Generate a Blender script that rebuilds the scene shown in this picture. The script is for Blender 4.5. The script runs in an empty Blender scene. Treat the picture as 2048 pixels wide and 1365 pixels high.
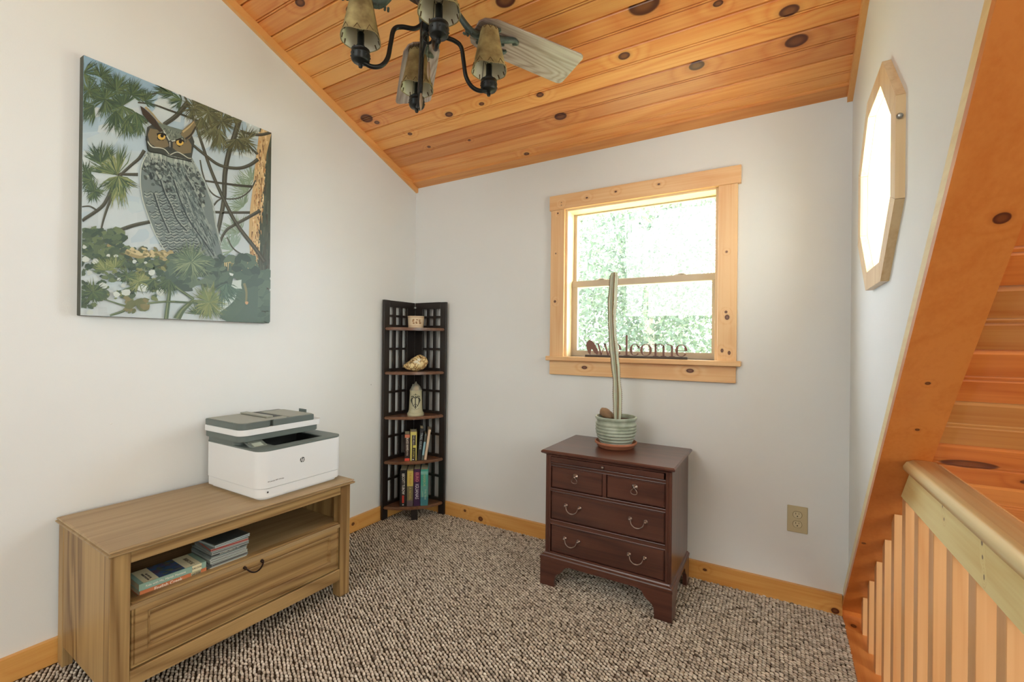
import bpy, bmesh, math, random
import numpy as np
from mathutils import Vector, Matrix
PI = math.pi
random.seed(7)
C = bpy.context.scene.collection
SC = bpy.context.scene

# ------------------------------------------------------------------ camera
cam_d = bpy.data.cameras.new('camera'); cam = bpy.data.objects.new('camera', cam_d); C.objects.link(cam)
F, YAW, PITCH, ROLL = 909.23, 0.5327, 0.0019, 0.0109
CAM = Vector((2.1575, -2.3439, 1.12))
fw = Vector((-math.sin(YAW)*math.cos(PITCH), math.cos(YAW)*math.cos(PITCH), math.sin(PITCH)))
rt = Vector((math.cos(YAW), math.sin(YAW), 0)); up = rt.cross(fw)
rt2 = rt*math.cos(ROLL)+up*math.sin(ROLL); up2 = -rt*math.sin(ROLL)+up*math.cos(ROLL)
M = Matrix((rt2, up2, -fw)).transposed().to_4x4(); M.translation = CAM
cam.matrix_world = M
cam_d.sensor_width = 36; cam_d.lens = 36*F/2048; cam_d.clip_start = .02; cam_d.clip_end = 200
SC.camera = cam

# ------------------------------------------------------------------ light and exposure
SC.view_settings.view_transform = 'Standard'; SC.view_settings.look = 'None'
SC.view_settings.gamma = 1; SC.view_settings.use_curve_mapping = False
SC.view_settings.exposure = 0.58
w = bpy.data.worlds.new('sky'); SC.world = w; w.use_nodes = True
bg = w.node_tree.nodes['Background']; bg.inputs[0].default_value = (.80, .91, 1, 1); bg.inputs[1].default_value = 8.5
sd = bpy.data.lights.new('sun', 'SUN'); sd.energy = 46; sd.angle = math.radians(2); sd.color = (1, .95, .86)
so = bpy.data.objects.new('sun', sd); C.objects.link(so)
so.rotation_euler = Vector((-.08, -.05, -.99)).to_track_quat('-Z', 'Y').to_euler(); so.location = (4, -6, 9)
def area(name, loc, target, sx, sy, energy, color):
    d = bpy.data.lights.new(name, 'AREA'); d.shape = 'RECTANGLE'; d.size = sx; d.size_y = sy; d.energy = energy; d.color = color
    o = bpy.data.objects.new(name, d); C.objects.link(o); o.location = loc
    o.rotation_euler = (Vector(target)-Vector(loc)).to_track_quat('-Z', 'Y').to_euler(); return o
area('great_room_fill', (5.7, -3.6, 1.7), (.2, -1.3, 1.2), 2.4, 2.2, 78, (.93, 1, .96))  # added fill lamp standing in for supposed great-room windows, none modelled
area('loft_fill', (.9, -4.5, 2.3), (1.5, -.6, .9), 1.6, 1.6, 25, (.96, 1, .97))  # fill lamp added behind the camera to brighten the loft
area('stairwell_fill', (5.6, -2.6, 1.6), (3.2, -.9, .9), 1.8, 2.2, 8, (1, .9, .76))  # added warm fill on the plank slope, no real source there

# ------------------------------------------------------------------ helpers
def srgb(r, g, b):
    f = lambda c: (c/255/12.92) if c/255 <= .04045 else ((c/255+.055)/1.055)**2.4
    return (f(r), f(g), f(b), 1)
def mat(name, col, rough=.5, metal=0, spec=.5, noise=0, nscale=20, bump=0, bscale=100, coat=0, emit=None):
    m = bpy.data.materials.new(name); m.use_nodes = True; nt = m.node_tree; N = nt.nodes; b = N['Principled BSDF']
    b.inputs['Base Color'].default_value = col; b.inputs['Roughness'].default_value = rough
    b.inputs['Metallic'].default_value = metal; b.inputs['Specular IOR Level'].default_value = spec
    b.inputs['Coat Weight'].default_value = coat
    tc = N.new('ShaderNodeTexCoord')
    n = N.new('ShaderNodeTexNoise'); n.inputs['Scale'].default_value = nscale; n.inputs['Detail'].default_value = 4
    nt.links.new(tc.outputs['Object'], n.inputs['Vector'])
    if noise:
        mx = N.new('ShaderNodeMix'); mx.data_type = 'RGBA'; mx.blend_type = 'MIX'
        mx.inputs[6].default_value = [c*(1-noise) for c in col[:3]]+[1]; mx.inputs[7].default_value = [min(1, c*(1+noise)) for c in col[:3]]+[1]
        nt.links.new(n.outputs['Fac'], mx.inputs[0]); nt.links.new(mx.outputs[2], b.inputs['Base Color'])
    if bump:
        n2 = N.new('ShaderNodeTexNoise'); n2.inputs['Scale'].default_value = bscale; n2.inputs['Detail'].default_value = 3
        nt.links.new(tc.outputs['Object'], n2.inputs['Vector'])
        bp = N.new('ShaderNodeBump'); bp.inputs['Strength'].default_value = bump; bp.inputs['Distance'].default_value = .002
        nt.links.new(n2.outputs['Fac'], bp.inputs['Height']); nt.links.new(bp.outputs[0], b.inputs['Normal'])
    return m

def pine_group():
    g = bpy.data.node_groups.new('pine_grain', 'ShaderNodeTree')
    I = g.interface
    for nm, ty in (('Vector', 'NodeSocketVector'), ('Light', 'NodeSocketColor'), ('Mid', 'NodeSocketColor'), ('Dark', 'NodeSocketColor'),
                   ('Warp', 'NodeSocketFloat'), ('KnotMask', 'NodeSocketFloat'), ('Rings', 'NodeSocketFloat'), ('Contrast', 'NodeSocketFloat'),
                   ('RandKnot', 'NodeSocketFloat')):
        I.new_socket(name=nm, in_out='INPUT', socket_type=ty)
    I.new_socket(name='Color', in_out='OUTPUT', socket_type='NodeSocketColor')
    I.new_socket(name='Height', in_out='OUTPUT', socket_type='NodeSocketFloat')
    N = g.nodes; L = g.links
    gi = N.new('NodeGroupInput'); go = N.new('NodeGroupOutput')
    def mth(op, a, b=None, c=None):
        n = N.new('ShaderNodeMath'); n.operation = op
        for i, v in enumerate((a, b, c)):
            if v is None: continue
            if isinstance(v, (int, float)): n.inputs[i].default_value = v
            else: L.new(v, n.inputs[i])
        return n.outputs[0]
    def noise(vec, sc, det, rough=.5):
        n = N.new('ShaderNodeTexNoise'); n.inputs['Scale'].default_value = sc; n.inputs['Detail'].default_value = det; n.inputs['Roughness'].default_value = rough
        L.new(vec, n.inputs['Vector']); return n.outputs['Fac']
    def mapping(vec, s):
        n = N.new('ShaderNodeMapping'); n.inputs['Scale'].default_value = s; L.new(vec, n.inputs['Vector']); return n.outputs[0]
    V = gi.outputs['Vector']              # long axis = x after mapping outside
    a = noise(mapping(V, (.55, 5.5, 5.5)), 1.0, 1.5)
    # small random knots
    vo = N.new('ShaderNodeTexVoronoi'); vo.inputs['Scale'].default_value = 1; L.new(mapping(V, (2.2, 6, 6)), vo.inputs['Vector'])
    rk = mth('SUBTRACT', 1.0, mth('DIVIDE', vo.outputs['Distance'], .11)); rk = mth('MAXIMUM', rk, 0.0)
    sep = N.new('ShaderNodeSeparateColor'); L.new(vo.outputs['Color'], sep.inputs[0])
    rk = mth('MULTIPLY', rk, mth('LESS_THAN', sep.outputs[0], gi.outputs['RandKnot']))
    wrp = mth('MULTIPLY', mth('LESS_THAN', sep.outputs[0], gi.outputs['RandKnot']), mth('MAXIMUM', mth('SUBTRACT', .35, vo.outputs['Distance']), 0.0))
    h = mth('ADD', a, mth('ADD', mth('MULTIPLY', gi.outputs['Warp'], .10), mth('MULTIPLY', wrp, .35)))
    fine = noise(mapping(V, (2.5, 110, 110)), 1.0, 2)
    ring = mth('PINGPONG', mth('ADD', mth('MULTIPLY', h, gi.outputs['Rings']), mth('MULTIPLY', fine, .12)), 1.0)
    ring = mth('POWER', ring, 1.7)
    big = noise(mapping(V, (.35, 2.2, 2.2)), 1.0, 2)
    m1 = N.new('ShaderNodeMix'); m1.data_type = 'RGBA'; L.new(gi.outputs['Light'], m1.inputs[6]); L.new(gi.outputs['Mid'], m1.inputs[7])
    f = mth('ADD', mth('MULTIPLY', ring, gi.outputs['Contrast']), mth('MULTIPLY', mth('SUBTRACT', big, .42), 1.3))
    f = mth('ADD', f, mth('MULTIPLY', mth('SUBTRACT', fine, .5), 1.1))
    cl = N.new('ShaderNodeClamp'); L.new(f, cl.inputs[0]); L.new(cl.outputs[0], m1.inputs[0])
    km = mth('MAXIMUM', gi.outputs['KnotMask'], mth('MINIMUM', mth('MULTIPLY', rk, 2.2), 1.0))
    m2 = N.new('ShaderNodeMix'); m2.data_type = 'RGBA'; L.new(m1.outputs[2], m2.inputs[6]); L.new(gi.outputs['Dark'], m2.inputs[7]); L.new(km, m2.inputs[0])
    L.new(m2.outputs[2], go.inputs['Color']); L.new(mth('SUBTRACT', 0.0, mth('MULTIPLY', ring, .5)), go.inputs['Height'])
    return g
PG = pine_group()
def wood(name, light, mid, dark, axis='x', rings=14, contrast=.55, rough=.4, coat=.25, knots=(), rk=.12, world=False, scale=1, shift=True, bump=.15, rot=None):
    """procedural grain; axis = long axis of the board; knots = [(x,y,z,radius,stretch_axis_factor)] in object/world coordinates"""
    m = bpy.data.materials.new(name); m.use_nodes = True; nt = m.node_tree; N = nt.nodes; L = nt.links; b = N['Principled BSDF']
    b.inputs['Roughness'].default_value = rough; b.inputs['Coat Weight'].default_value = coat; b.inputs['Coat Roughness'].default_value = .25
    if world: src = N.new('ShaderNodeNewGeometry').outputs['Position']
    else: src = N.new('ShaderNodeTexCoord').outputs['Object']
    vec = src
    if shift:
        oi = N.new('ShaderNodeObjectInfo'); mu = N.new('ShaderNodeMath'); mu.operation = 'MULTIPLY'; mu.inputs[1].default_value = 23.7
        L.new(oi.outputs['Random'], mu.inputs[0]); ad = N.new('ShaderNodeVectorMath'); ad.operation = 'ADD'
        L.new(src, ad.inputs[0]); L.new(mu.outputs[0], ad.inputs[1]); vec = ad.outputs[0]
    mp = N.new('ShaderNodeMapping'); L.new(vec, mp.inputs['Vector']); mp.inputs['Scale'].default_value = (scale,)*3
    mp.inputs['Rotation'].default_value = {'x': (0, 0, 0), 'y': (0, 0, -PI/2), 'z': (0, PI/2, 0)}[axis] if rot is None else rot
    gn = N.new('ShaderNodeGroup'); gn.node_tree = PG; L.new(mp.outputs[0], gn.inputs['Vector'])
    gn.inputs['Light'].default_value = light; gn.inputs['Mid'].default_value = mid; gn.inputs['Dark'].default_value = dark
    gn.inputs['Rings'].default_value = rings*1.5; gn.inputs['Contrast'].default_value = contrast; gn.inputs['RandKnot'].default_value = rk
    gn.inputs['Warp'].default_value = 0; gn.inputs['KnotMask'].default_value = 0
    W = K = None
    def mth(op, a, b2=None, c=None):
        n = N.new('ShaderNodeMath'); n.operation = op
        for i, v in enumerate((a, b2, c)):
            if v is None: continue
            if isinstance(v, (int, float)): n.inputs[i].default_value = v
            else: L.new(v, n.inputs[i])
        return n.outputs[0]
    for k in knots:
        x, y, z, r = k[:4]; st = k[4] if len(k) > 4 else 1.5
        s = {'x': (1/st, 1, 1), 'y': (1, 1/st, 1), 'z': (1, 1, 1/st)}[axis]
        d = N.new('ShaderNodeVectorMath'); d.operation = 'SUBTRACT'; L.new(src, d.inputs[0]); d.inputs[1].default_value = (x, y, z)
        e = N.new('ShaderNodeVectorMath'); e.operation = 'MULTIPLY'; L.new(d.outputs[0], e.inputs[0]); e.inputs[1].default_value = [q/r for q in s]
        ln = N.new('ShaderNodeVectorMath'); ln.operation = 'LENGTH'; L.new(e.outputs[0], ln.inputs[0]); D = ln.outputs['Value']
        mr = N.new('ShaderNodeMapRange'); mr.interpolation_type = 'SMOOTHSTEP'; L.new(D, mr.inputs[0])
        mr.inputs[1].default_value = 1.12; mr.inputs[2].default_value = .88; mr.inputs[3].default_value = 0; mr.inputs[4].default_value = 1
        # inner disc a little lighter than the dark rim
        inn = N.new('ShaderNodeMapRange'); inn.interpolation_type = 'SMOOTHSTEP'; L.new(D, inn.inputs[0])
        inn.inputs[1].default_value = .8; inn.inputs[2].default_value = .3; inn.inputs[3].default_value = 0; inn.inputs[4].default_value = .16
        kk = mth('MAXIMUM', mth('SUBTRACT', mr.outputs[0], inn.outputs[0]), 0.0)
        halo = N.new('ShaderNodeMapRange'); halo.interpolation_type = 'SMOOTHSTEP'; L.new(D, halo.inputs[0])
        halo.inputs[1].default_value = 1.7; halo.inputs[2].default_value = 1.0; halo.inputs[3].default_value = 0; halo.inputs[4].default_value = .16
        kk = mth('MAXIMUM', kk, halo.outputs[0])
        wr = N.new('ShaderNodeMapRange'); wr.interpolation_type = 'SMOOTHSTEP'; L.new(D, wr.inputs[0])
        wr.inputs[1].default_value = 5; wr.inputs[2].default_value = 0; wr.inputs[3].default_value = 0; wr.inputs[4].default_value = 2.4
        W = wr.outputs[0] if W is None else mth('ADD', W, wr.outputs[0])
        K = kk if K is None else mth('MAXIMUM', K, kk)
    if W is not None: L.new(W, gn.inputs['Warp']); L.new(K, gn.inputs['KnotMask'])
    L.new(gn.outputs['Color'], b.inputs['Base Color'])
    if bump:
        bp = N.new('ShaderNodeBump'); bp.inputs['Strength'].default_value = bump; bp.inputs['Distance'].default_value = .0015
        L.new(gn.outputs['Height'], bp.inputs['Height']); L.new(bp.outputs[0], b.inputs['Normal'])
    return m

# --- mesh builders
def BM(): return bmesh.new()
def box(bm, x0, x1, y0, y1, z0, z1, bev=0, seg=1, R=None):
    t = bmesh.new()
    vs = [t.verts.new((x, y, z)) for x in (x0, x1) for y in (y0, y1) for z in (z0, z1)]
    for f in ((0, 1, 3, 2), (4, 6, 7, 5), (0, 4, 5, 1), (2, 3, 7, 6), (0, 2, 6, 4), (1, 5, 7, 3)): t.faces.new([vs[i] for i in f])
    if bev: bmesh.ops.bevel(t, geom=list(t.edges), offset=bev, segments=seg, affect='EDGES', profile=.5)
    if R is not None: t.transform(R)
    merge(bm, t)
def merge(bm, t):
    me = bpy.data.meshes.new('t'); t.to_mesh(me); t.free(); bm.from_mesh(me); bpy.data.meshes.remove(me)
def prism(bm, pts, h, Mx=None, bev=0, z0=0):
    """polygon pts (x,y) extruded from z0 to z0+h, then transformed"""
    t = bmesh.new()
    a = [t.verts.new((p[0], p[1], z0)) for p in pts]; b = [t.verts.new((p[0], p[1], z0+h)) for p in pts]; n = len(pts)
    t.faces.new(a[::-1]); t.faces.new(b)
    for i in range(n): t.faces.new((a[i], a[(i+1) % n], b[(i+1) % n], b[i]))
    bmesh.ops.recalc_face_normals(t, faces=t.faces)
    if bev: bmesh.ops.bevel(t, geom=list(t.edges), offset=bev, segments=1, affect='EDGES')
    if Mx is not None: t.transform(Mx)
    merge(bm, t)
def lathe(bm, prof, seg=32, Mx=None, cap=True):
    """prof [(r,z)...]"""
    t = bmesh.new(); rings = []
    for r, z in prof:
        if r < 1e-6: rings.append([t.verts.new((0, 0, z))])
        else: rings.append([t.verts.new((r*math.cos(2*PI*i/seg), r*math.sin(2*PI*i/seg), z)) for i in range(seg)])
    for A, B in zip(rings, rings[1:]):
        for i in range(seg):
            j = (i+1) % seg
            if len(A) == 1 and len(B) == 1: continue
            if len(A) == 1: t.faces.new((A[0], B[i], B[j]))
            elif len(B) == 1: t.faces.new((A[i], A[j], B[0]))
            else: t.faces.new((A[i], A[j], B[j], B[i]))
    if cap:
        for R_, s in ((rings[0], -1), (rings[-1], 1)):
            if len(R_) > 1: t.faces.new(R_[::s] if s < 0 else R_)
    bmesh.ops.recalc_face_normals(t, faces=t.faces)
    if Mx is not None: t.transform(Mx)
    merge(bm, t)
def smooth_path(pts, n=8):
    P = [Vector(p) for p in pts]; out = []
    for i in range(len(P)-1):
        p0 = P[max(i-1, 0)]; p1 = P[i]; p2 = P[i+1]; p3 = P[min(i+2, len(P)-1)]
        for k in range(n):
            t = k/n; out.append(.5*((2*p1)+(p2-p0)*t+(2*p0-5*p1+4*p2-p3)*t*t+(3*p1-p0-3*p2+p3)*t**3))
    out.append(P[-1]); return out
def tube(bm, pts, r, seg=10, Mx=None, smooth=0, closed=False, flat=1):
    if smooth:
        rr = r if isinstance(r, (list, tuple)) else None
        n0 = len(pts); pts = smooth_path(pts, smooth)
        if rr: r = [rr[min(int(i/smooth), n0-1)]*(1-(i/smooth) % 1)+rr[min(int(i/smooth)+1, n0-1)]*((i/smooth) % 1) for i in range(len(pts))]
    P = [Vector(p) for p in pts]; n = len(P)
    R = r if isinstance(r, (list, tuple)) else [r]*n
    t = bmesh.new(); rings = []; T0 = (P[1]-P[0]).normalized()
    N = T0.orthogonal().normalized()
    for i in range(n):
        T = ((P[(i+1) % n]-P[i-1]) if closed else (P[min(i+1, n-1)]-P[max(i-1, 0)])).normalized()
        N = (N-T*N.dot(T)); N = N.normalized() if N.length > 1e-6 else T.orthogonal().normalized()
        B = T.cross(N)
        rings.append([t.verts.new(P[i]+(N*math.cos(2*PI*k/seg)+B*math.sin(2*PI*k/seg)*flat)*R[i]) for k in range(seg)])
    rg = range(n) if closed else range(n-1)
    for i in rg:
        A, B = rings[i], rings[(i+1) % n]
        for k in range(seg): t.faces.new((A[k], A[(k+1) % seg], B[(k+1) % seg], B[k]))
    if not closed: t.faces.new(rings[0][::-1]); t.faces.new(rings[-1])
    bmesh.ops.recalc_face_normals(t, faces=t.faces)
    if Mx is not None: t.transform(Mx)
    merge(bm, t)
def sphere(bm, c, r, seg=16, s=(1, 1, 1), Mx=None):
    t = bmesh.new(); bmesh.ops.create_uvsphere(t, u_segments=seg, v_segments=max(6, seg//2), radius=r)
    t.transform(Matrix.Translation(c) @ Matrix.Diagonal((*s, 1)))
    if Mx is not None: t.transform(Mx)
    merge(bm, t)

def obj(name, bm, m, parent=None, smooth=False, world=True, auto=None):
    """world=True: the mesh is given in world coordinates even when the parent stands elsewhere"""
    if parent is not None and world: bm.transform(PW[parent.name].inverted())
    me = bpy.data.meshes.new(name); bm.to_mesh(me); bm.free()
    if smooth:
        me.shade_smooth() if hasattr(me, 'shade_smooth') else None
        if auto:
            try: me.set_sharp_from_angle(angle=math.radians(auto))
            except Exception: pass
    o = bpy.data.objects.new(name, me); C.objects.link(o)
    for q in (m if isinstance(m, (list, tuple)) else [m]): me.materials.append(q)
    if parent is not None: o.parent = parent; PW[o.name] = PW[parent.name].copy()
    else: PW[o.name] = Matrix.Identity(4)
    return o
PW = {}
def thing(name, label, cat, loc=(0, 0, 0), rz=0, group=None, rot=None):
    o = bpy.data.objects.new(name, None); C.objects.link(o); o.location = loc; o.empty_display_size = .05
    o.rotation_euler = rot if rot else (0, 0, rz)
    o['label'] = label; o['category'] = cat
    if group: o['group'] = group
    PW[o.name] = Matrix.LocRotScale(Vector(loc), o.rotation_euler.copy(), Vector((1, 1, 1)))
    return o
def tag(o, label, cat, group=None):
    o['label'] = label; o['category'] = cat
    if group: o['group'] = group
    return o
def struct(name, bm=None, m=None, parent=None):
    if bm is None:
        o = bpy.data.objects.new(name, None); C.objects.link(o); PW[o.name] = Matrix.Identity(4)
    else: o = obj(name, bm, m, parent)
    if parent is None: o['kind'] = 'structure'
    return o
def text_bm(s, size, Mx, ext=.0003, align='CENTER', bold=0, sx=1):
    cu = bpy.data.curves.new('txt', 'FONT'); cu.body = s; cu.size = size; cu.extrude = ext; cu.align_x = align; cu.align_y = 'CENTER'; cu.offset = bold; cu.resolution_u = 2
    o = bpy.data.objects.new('txt', cu); C.objects.link(o)
    bpy.context.view_layer.update()
    me = bpy.data.meshes.new_from_object(o.evaluated_get(bpy.context.evaluated_depsgraph_get()))
    bm = bmesh.new(); bm.from_mesh(me); bpy.data.meshes.remove(me); bpy.data.objects.remove(o); bpy.data.curves.remove(cu)
    bm.transform(Mx @ Matrix.Diagonal((sx, 1, 1, 1))); return bm
def frame(o, x, y, z):
    """matrix from origin and axis directions"""
    m = Matrix((Vector(x).normalized(), Vector(y).normalized(), Vector(z).normalized())).transposed().to_4x4(); m.translation = Vector(o); return m
def fill_with_hole(outer, hole, Mx, h):
    """plate with a hole: outer/hole lists of (x,y), thickness h along local z"""
    t = bmesh.new(); E = []
    for loop in (outer, hole):
        v = [t.verts.new((p[0], p[1], 0)) for p in loop]
        for i in range(len(v)): E.append(t.edges.new((v[i], v[(i+1) % len(v)])))
    bmesh.ops.triangle_fill(t, edges=E, use_beauty=True)
    g = bmesh.ops.extrude_face_region(t, geom=list(t.faces))
    bmesh.ops.translate(t, verts=[q for q in g['geom'] if isinstance(q, bmesh.types.BMVert)], vec=(0, 0, h))
    bmesh.ops.recalc_face_normals(t, faces=t.faces); t.transform(Mx); return t

# ------------------------------------------------------------------ materials of the room
WALL = mat('painted_drywall', srgb(230, 232, 230), .55, spec=.35, noise=.015, nscale=6, bump=.12, bscale=260)
P_L, P_M, P_D = srgb(240, 176, 98), srgb(222, 128, 54), srgb(88, 36, 16)
P2_L, P2_M, P2_D = srgb(240, 205, 150), srgb(222, 172, 112), srgb(110, 60, 32)
TRIM_X = wood('pine_trim_x', P2_L, P2_M, P2_D, 'x', rings=12, contrast=.45, rk=.10, coat=.2)
TRIM_Y = wood('pine_trim_y', P2_L, P2_M, P2_D, 'y', rings=12, contrast=.45, rk=.10, coat=.2)
TRIM_Z = wood('pine_trim_z', P2_L, P2_M, P2_D, 'z', rings=12, contrast=.45, rk=.10, coat=.2)
SLOPE = .394
cz = lambda y: 2.174-SLOPE*y

# ------------------------------------------------------------------ setting: floor, walls, ceiling
CARP = mat('carpet_backing', srgb(66, 54, 42), .95, spec=.1, noise=.3, nscale=300)
bm = BM(); box(bm, -.12, 2.39, -5.0, .12, -.08, -.005)
floor = struct('floor', bm, CARP)
def loop_pile(parent):
    """berber loops: real bumps on the part of the floor near the camera's view"""
    m = bpy.data.materials.new('carpet_loops'); m.use_nodes = True; nt = m.node_tree; N = nt.nodes; L = nt.links; b = N['Principled BSDF']
    b.inputs['Roughness'].default_value = .95; b.inputs['Specular IOR Level'].default_value = .1
    at = N.new('ShaderNodeAttribute'); at.attribute_name = 'tone'
    rp = N.new('ShaderNodeValToRGB'); L.new(at.outputs['Fac'], rp.inputs[0])
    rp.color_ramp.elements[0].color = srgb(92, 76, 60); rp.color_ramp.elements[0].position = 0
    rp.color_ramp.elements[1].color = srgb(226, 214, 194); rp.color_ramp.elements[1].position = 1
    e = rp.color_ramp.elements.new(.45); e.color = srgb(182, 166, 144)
    no = N.new('ShaderNodeTexNoise'); no.inputs['Scale'].default_value = 900; tc = N.new('ShaderNodeTexCoord'); L.new(tc.outputs['Object'], no.inputs['Vector'])
    mx = N.new('ShaderNodeMix'); mx.data_type = 'RGBA'; mx.blend_type = 'MULTIPLY'; mx.inputs[0].default_value = .6
    L.new(rp.outputs[0], mx.inputs[6]); L.new(no.outputs['Color'], mx.inputs[7])
    hs = N.new('ShaderNodeHueSaturation'); hs.inputs['Saturation'].default_value = .75; hs.inputs['Value'].default_value = 1.55; L.new(mx.outputs[2], hs.inputs['Color'])
    L.new(hs.outputs[0], b.inputs['Base Color'])
    rng = np.random.default_rng(3)
    I, J = np.meshgrid(np.arange(0, 181), np.arange(-190, 2), indexing='ij')
    X = I*.0133+.004; Y = (J+.5*(I % 2))*.0141-.004; ang = math.radians(159)
    k = (X > .018) & (X < 2.388) & (Y > -2.55) & (Y < -.018)
    # keep what the photograph can see, with a margin to the sides
    d = (X-CAM.x)*(-math.sin(YAW))+(Y-CAM.y)*math.cos(YAW); l = (X-CAM.x)*math.cos(YAW)+(Y-CAM.y)*math.sin(YAW)
    k &= (d > .95) | (Y < -1.6) & (X < .6)
    X = X[k]; Y = Y[k]; n = len(X)
    X = X+rng.normal(0, .0012, n); Y = Y+rng.normal(0, .0013, n)
    H = .0062+rng.normal(0, .0007, n); rot = rng.normal(ang, .16, n)
    S = 8; th = np.arange(S)*2*PI/S
    prof = ((1.0, 0.0), (.86, .6), (.5, .93))
    cr, sr = np.cos(rot)[:, None], np.sin(rot)[:, None]
    V = np.zeros((n, 3*S+1, 3))
    for q, (rr, hh) in enumerate(prof):
        px = np.cos(th)[None, :]*rr*.0088; py = np.sin(th)[None, :]*rr*.0050
        V[:, q*S:(q+1)*S, 0] = X[:, None]+px*cr-py*sr; V[:, q*S:(q+1)*S, 1] = Y[:, None]+px*sr+py*cr
        V[:, q*S:(q+1)*S, 2] = -.0055+H[:, None]*hh
    V[:, -1, 0] = X; V[:, -1, 1] = Y; V[:, -1, 2] = -.0055+H
    fc = []
    for q in range(2):
        for i in range(S): fc.append((q*S+i, q*S+(i+1) % S, (q+1)*S+(i+1) % S, (q+1)*S+i))
    tri = [(2*S+i, 2*S+(i+1) % S, 3*S) for i in range(S)]
    nv = 3*S+1
    quads = (np.array(fc)[None]+(np.arange(n)*nv)[:, None, None]).reshape(-1, 4)
    tris = (np.array(tri)[None]+(np.arange(n)*nv)[:, None, None]).reshape(-1, 3)
    me = bpy.data.meshes.new('pile'); me.vertices.add(n*nv); me.vertices.foreach_set('co', V.reshape(-1).astype(np.float32))
    li = np.concatenate([quads.reshape(-1), tris.reshape(-1)]); me.loops.add(len(li)); me.loops.foreach_set('vertex_index', li.astype(np.int32))
    nq, ntr = len(quads), len(tris); me.polygons.add(nq+ntr)
    st = np.concatenate([np.arange(nq)*4, nq*4+np.arange(ntr)*3]); me.polygons.foreach_set('loop_start', st.astype(np.int32))
    me.update(calc_edges=True); me.validate()
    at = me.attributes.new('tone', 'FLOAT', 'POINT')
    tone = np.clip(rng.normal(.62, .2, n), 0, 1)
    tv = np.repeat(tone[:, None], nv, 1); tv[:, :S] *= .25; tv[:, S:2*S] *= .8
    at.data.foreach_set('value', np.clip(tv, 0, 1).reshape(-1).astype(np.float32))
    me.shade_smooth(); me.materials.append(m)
    o = bpy.data.objects.new('carpet_pile', me); C.objects.link(o); o.parent = parent; o['kind'] = 'stuff'
    print('carpet loops', n)
loop_pile(floor)

# wall_back with the window hole (x 1.118..1.903, z 1.043..1.872)
Mb = frame((0, 0, 0), (1, 0, 0), (0, 0, 1), (0, -1, 0))
t = fill_with_hole([(-.12, -.08), (2.53, -.08), (2.53, 2.22), (-.12, 2.22)], [(1.118, 1.043), (1.903, 1.043), (1.903, 1.872), (1.118, 1.872)],
                   frame((0, .12, 0), (1, 0, 0), (0, 0, 1), (0, -1, 0)), .12)
struct('wall_back', t, WALL)
bm = BM(); prism(bm, [(.12, -.08), (-5.0, -.08), (-5.0, 4.3), (.12, 2.2)], .12, frame((-.12, 0, 0), (0, 1, 0), (0, 0, 1), (1, 0, 0)))
wl = struct('wall_left', bm, WALL)
for yy, zz, r_, c_ in ((-1.637, 0.797, .004, (238, 238, 234)), (-0.380, 0.848, .0022, (90, 84, 78))):
    bm = BM(); lathe(bm, [(0, 0), (r_, 0), (r_*.6, .0012), (0, .0014)], 10, frame((.0001, yy, zz), (0, 1, 0), (0, 0, 1), (1, 0, 0))); obj('nail_hole', bm, mat('nail_hole', srgb(*c_), .8), wl)
def octa(ap, cy=-.645, czz=1.596):
    R = ap/math.cos(PI/8); return [(cy+R*math.cos(PI/8+i*PI/4), czz+R*math.sin(PI/8+i*PI/4)) for i in range(8)]
t = fill_with_hole([(0, .05), (0, 2.21), (-3.55, 3.6)], octa(.270), frame((2.41, 0, 0), (0, 1, 0), (0, 0, 1), (1, 0, 0)), .12)
struct('wall_right', t, WALL)
bm = BM(); box(bm, -.12, 6.6, -5.12, -5.0, -2.5, 5.3); struct('wall_rear', bm, WALL)
bm = BM(); box(bm, 6.5, 6.62, -5.0, 2.6, -2.5, 5.3); struct('wall_stairwell', bm, WALL)
bm = BM(); box(bm, 2.6, 6.6, -5.0, 2.6, -2.58, -2.5)
sf = struct('floor_lower', bm, mat('lower_floor_wood', srgb(150, 100, 55), .5, noise=.2))
bm = BM(); box(bm, -.12, 2.52, -5.0, .12, -2.5, -.3); struct('wall_below', bm, WALL)

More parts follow.
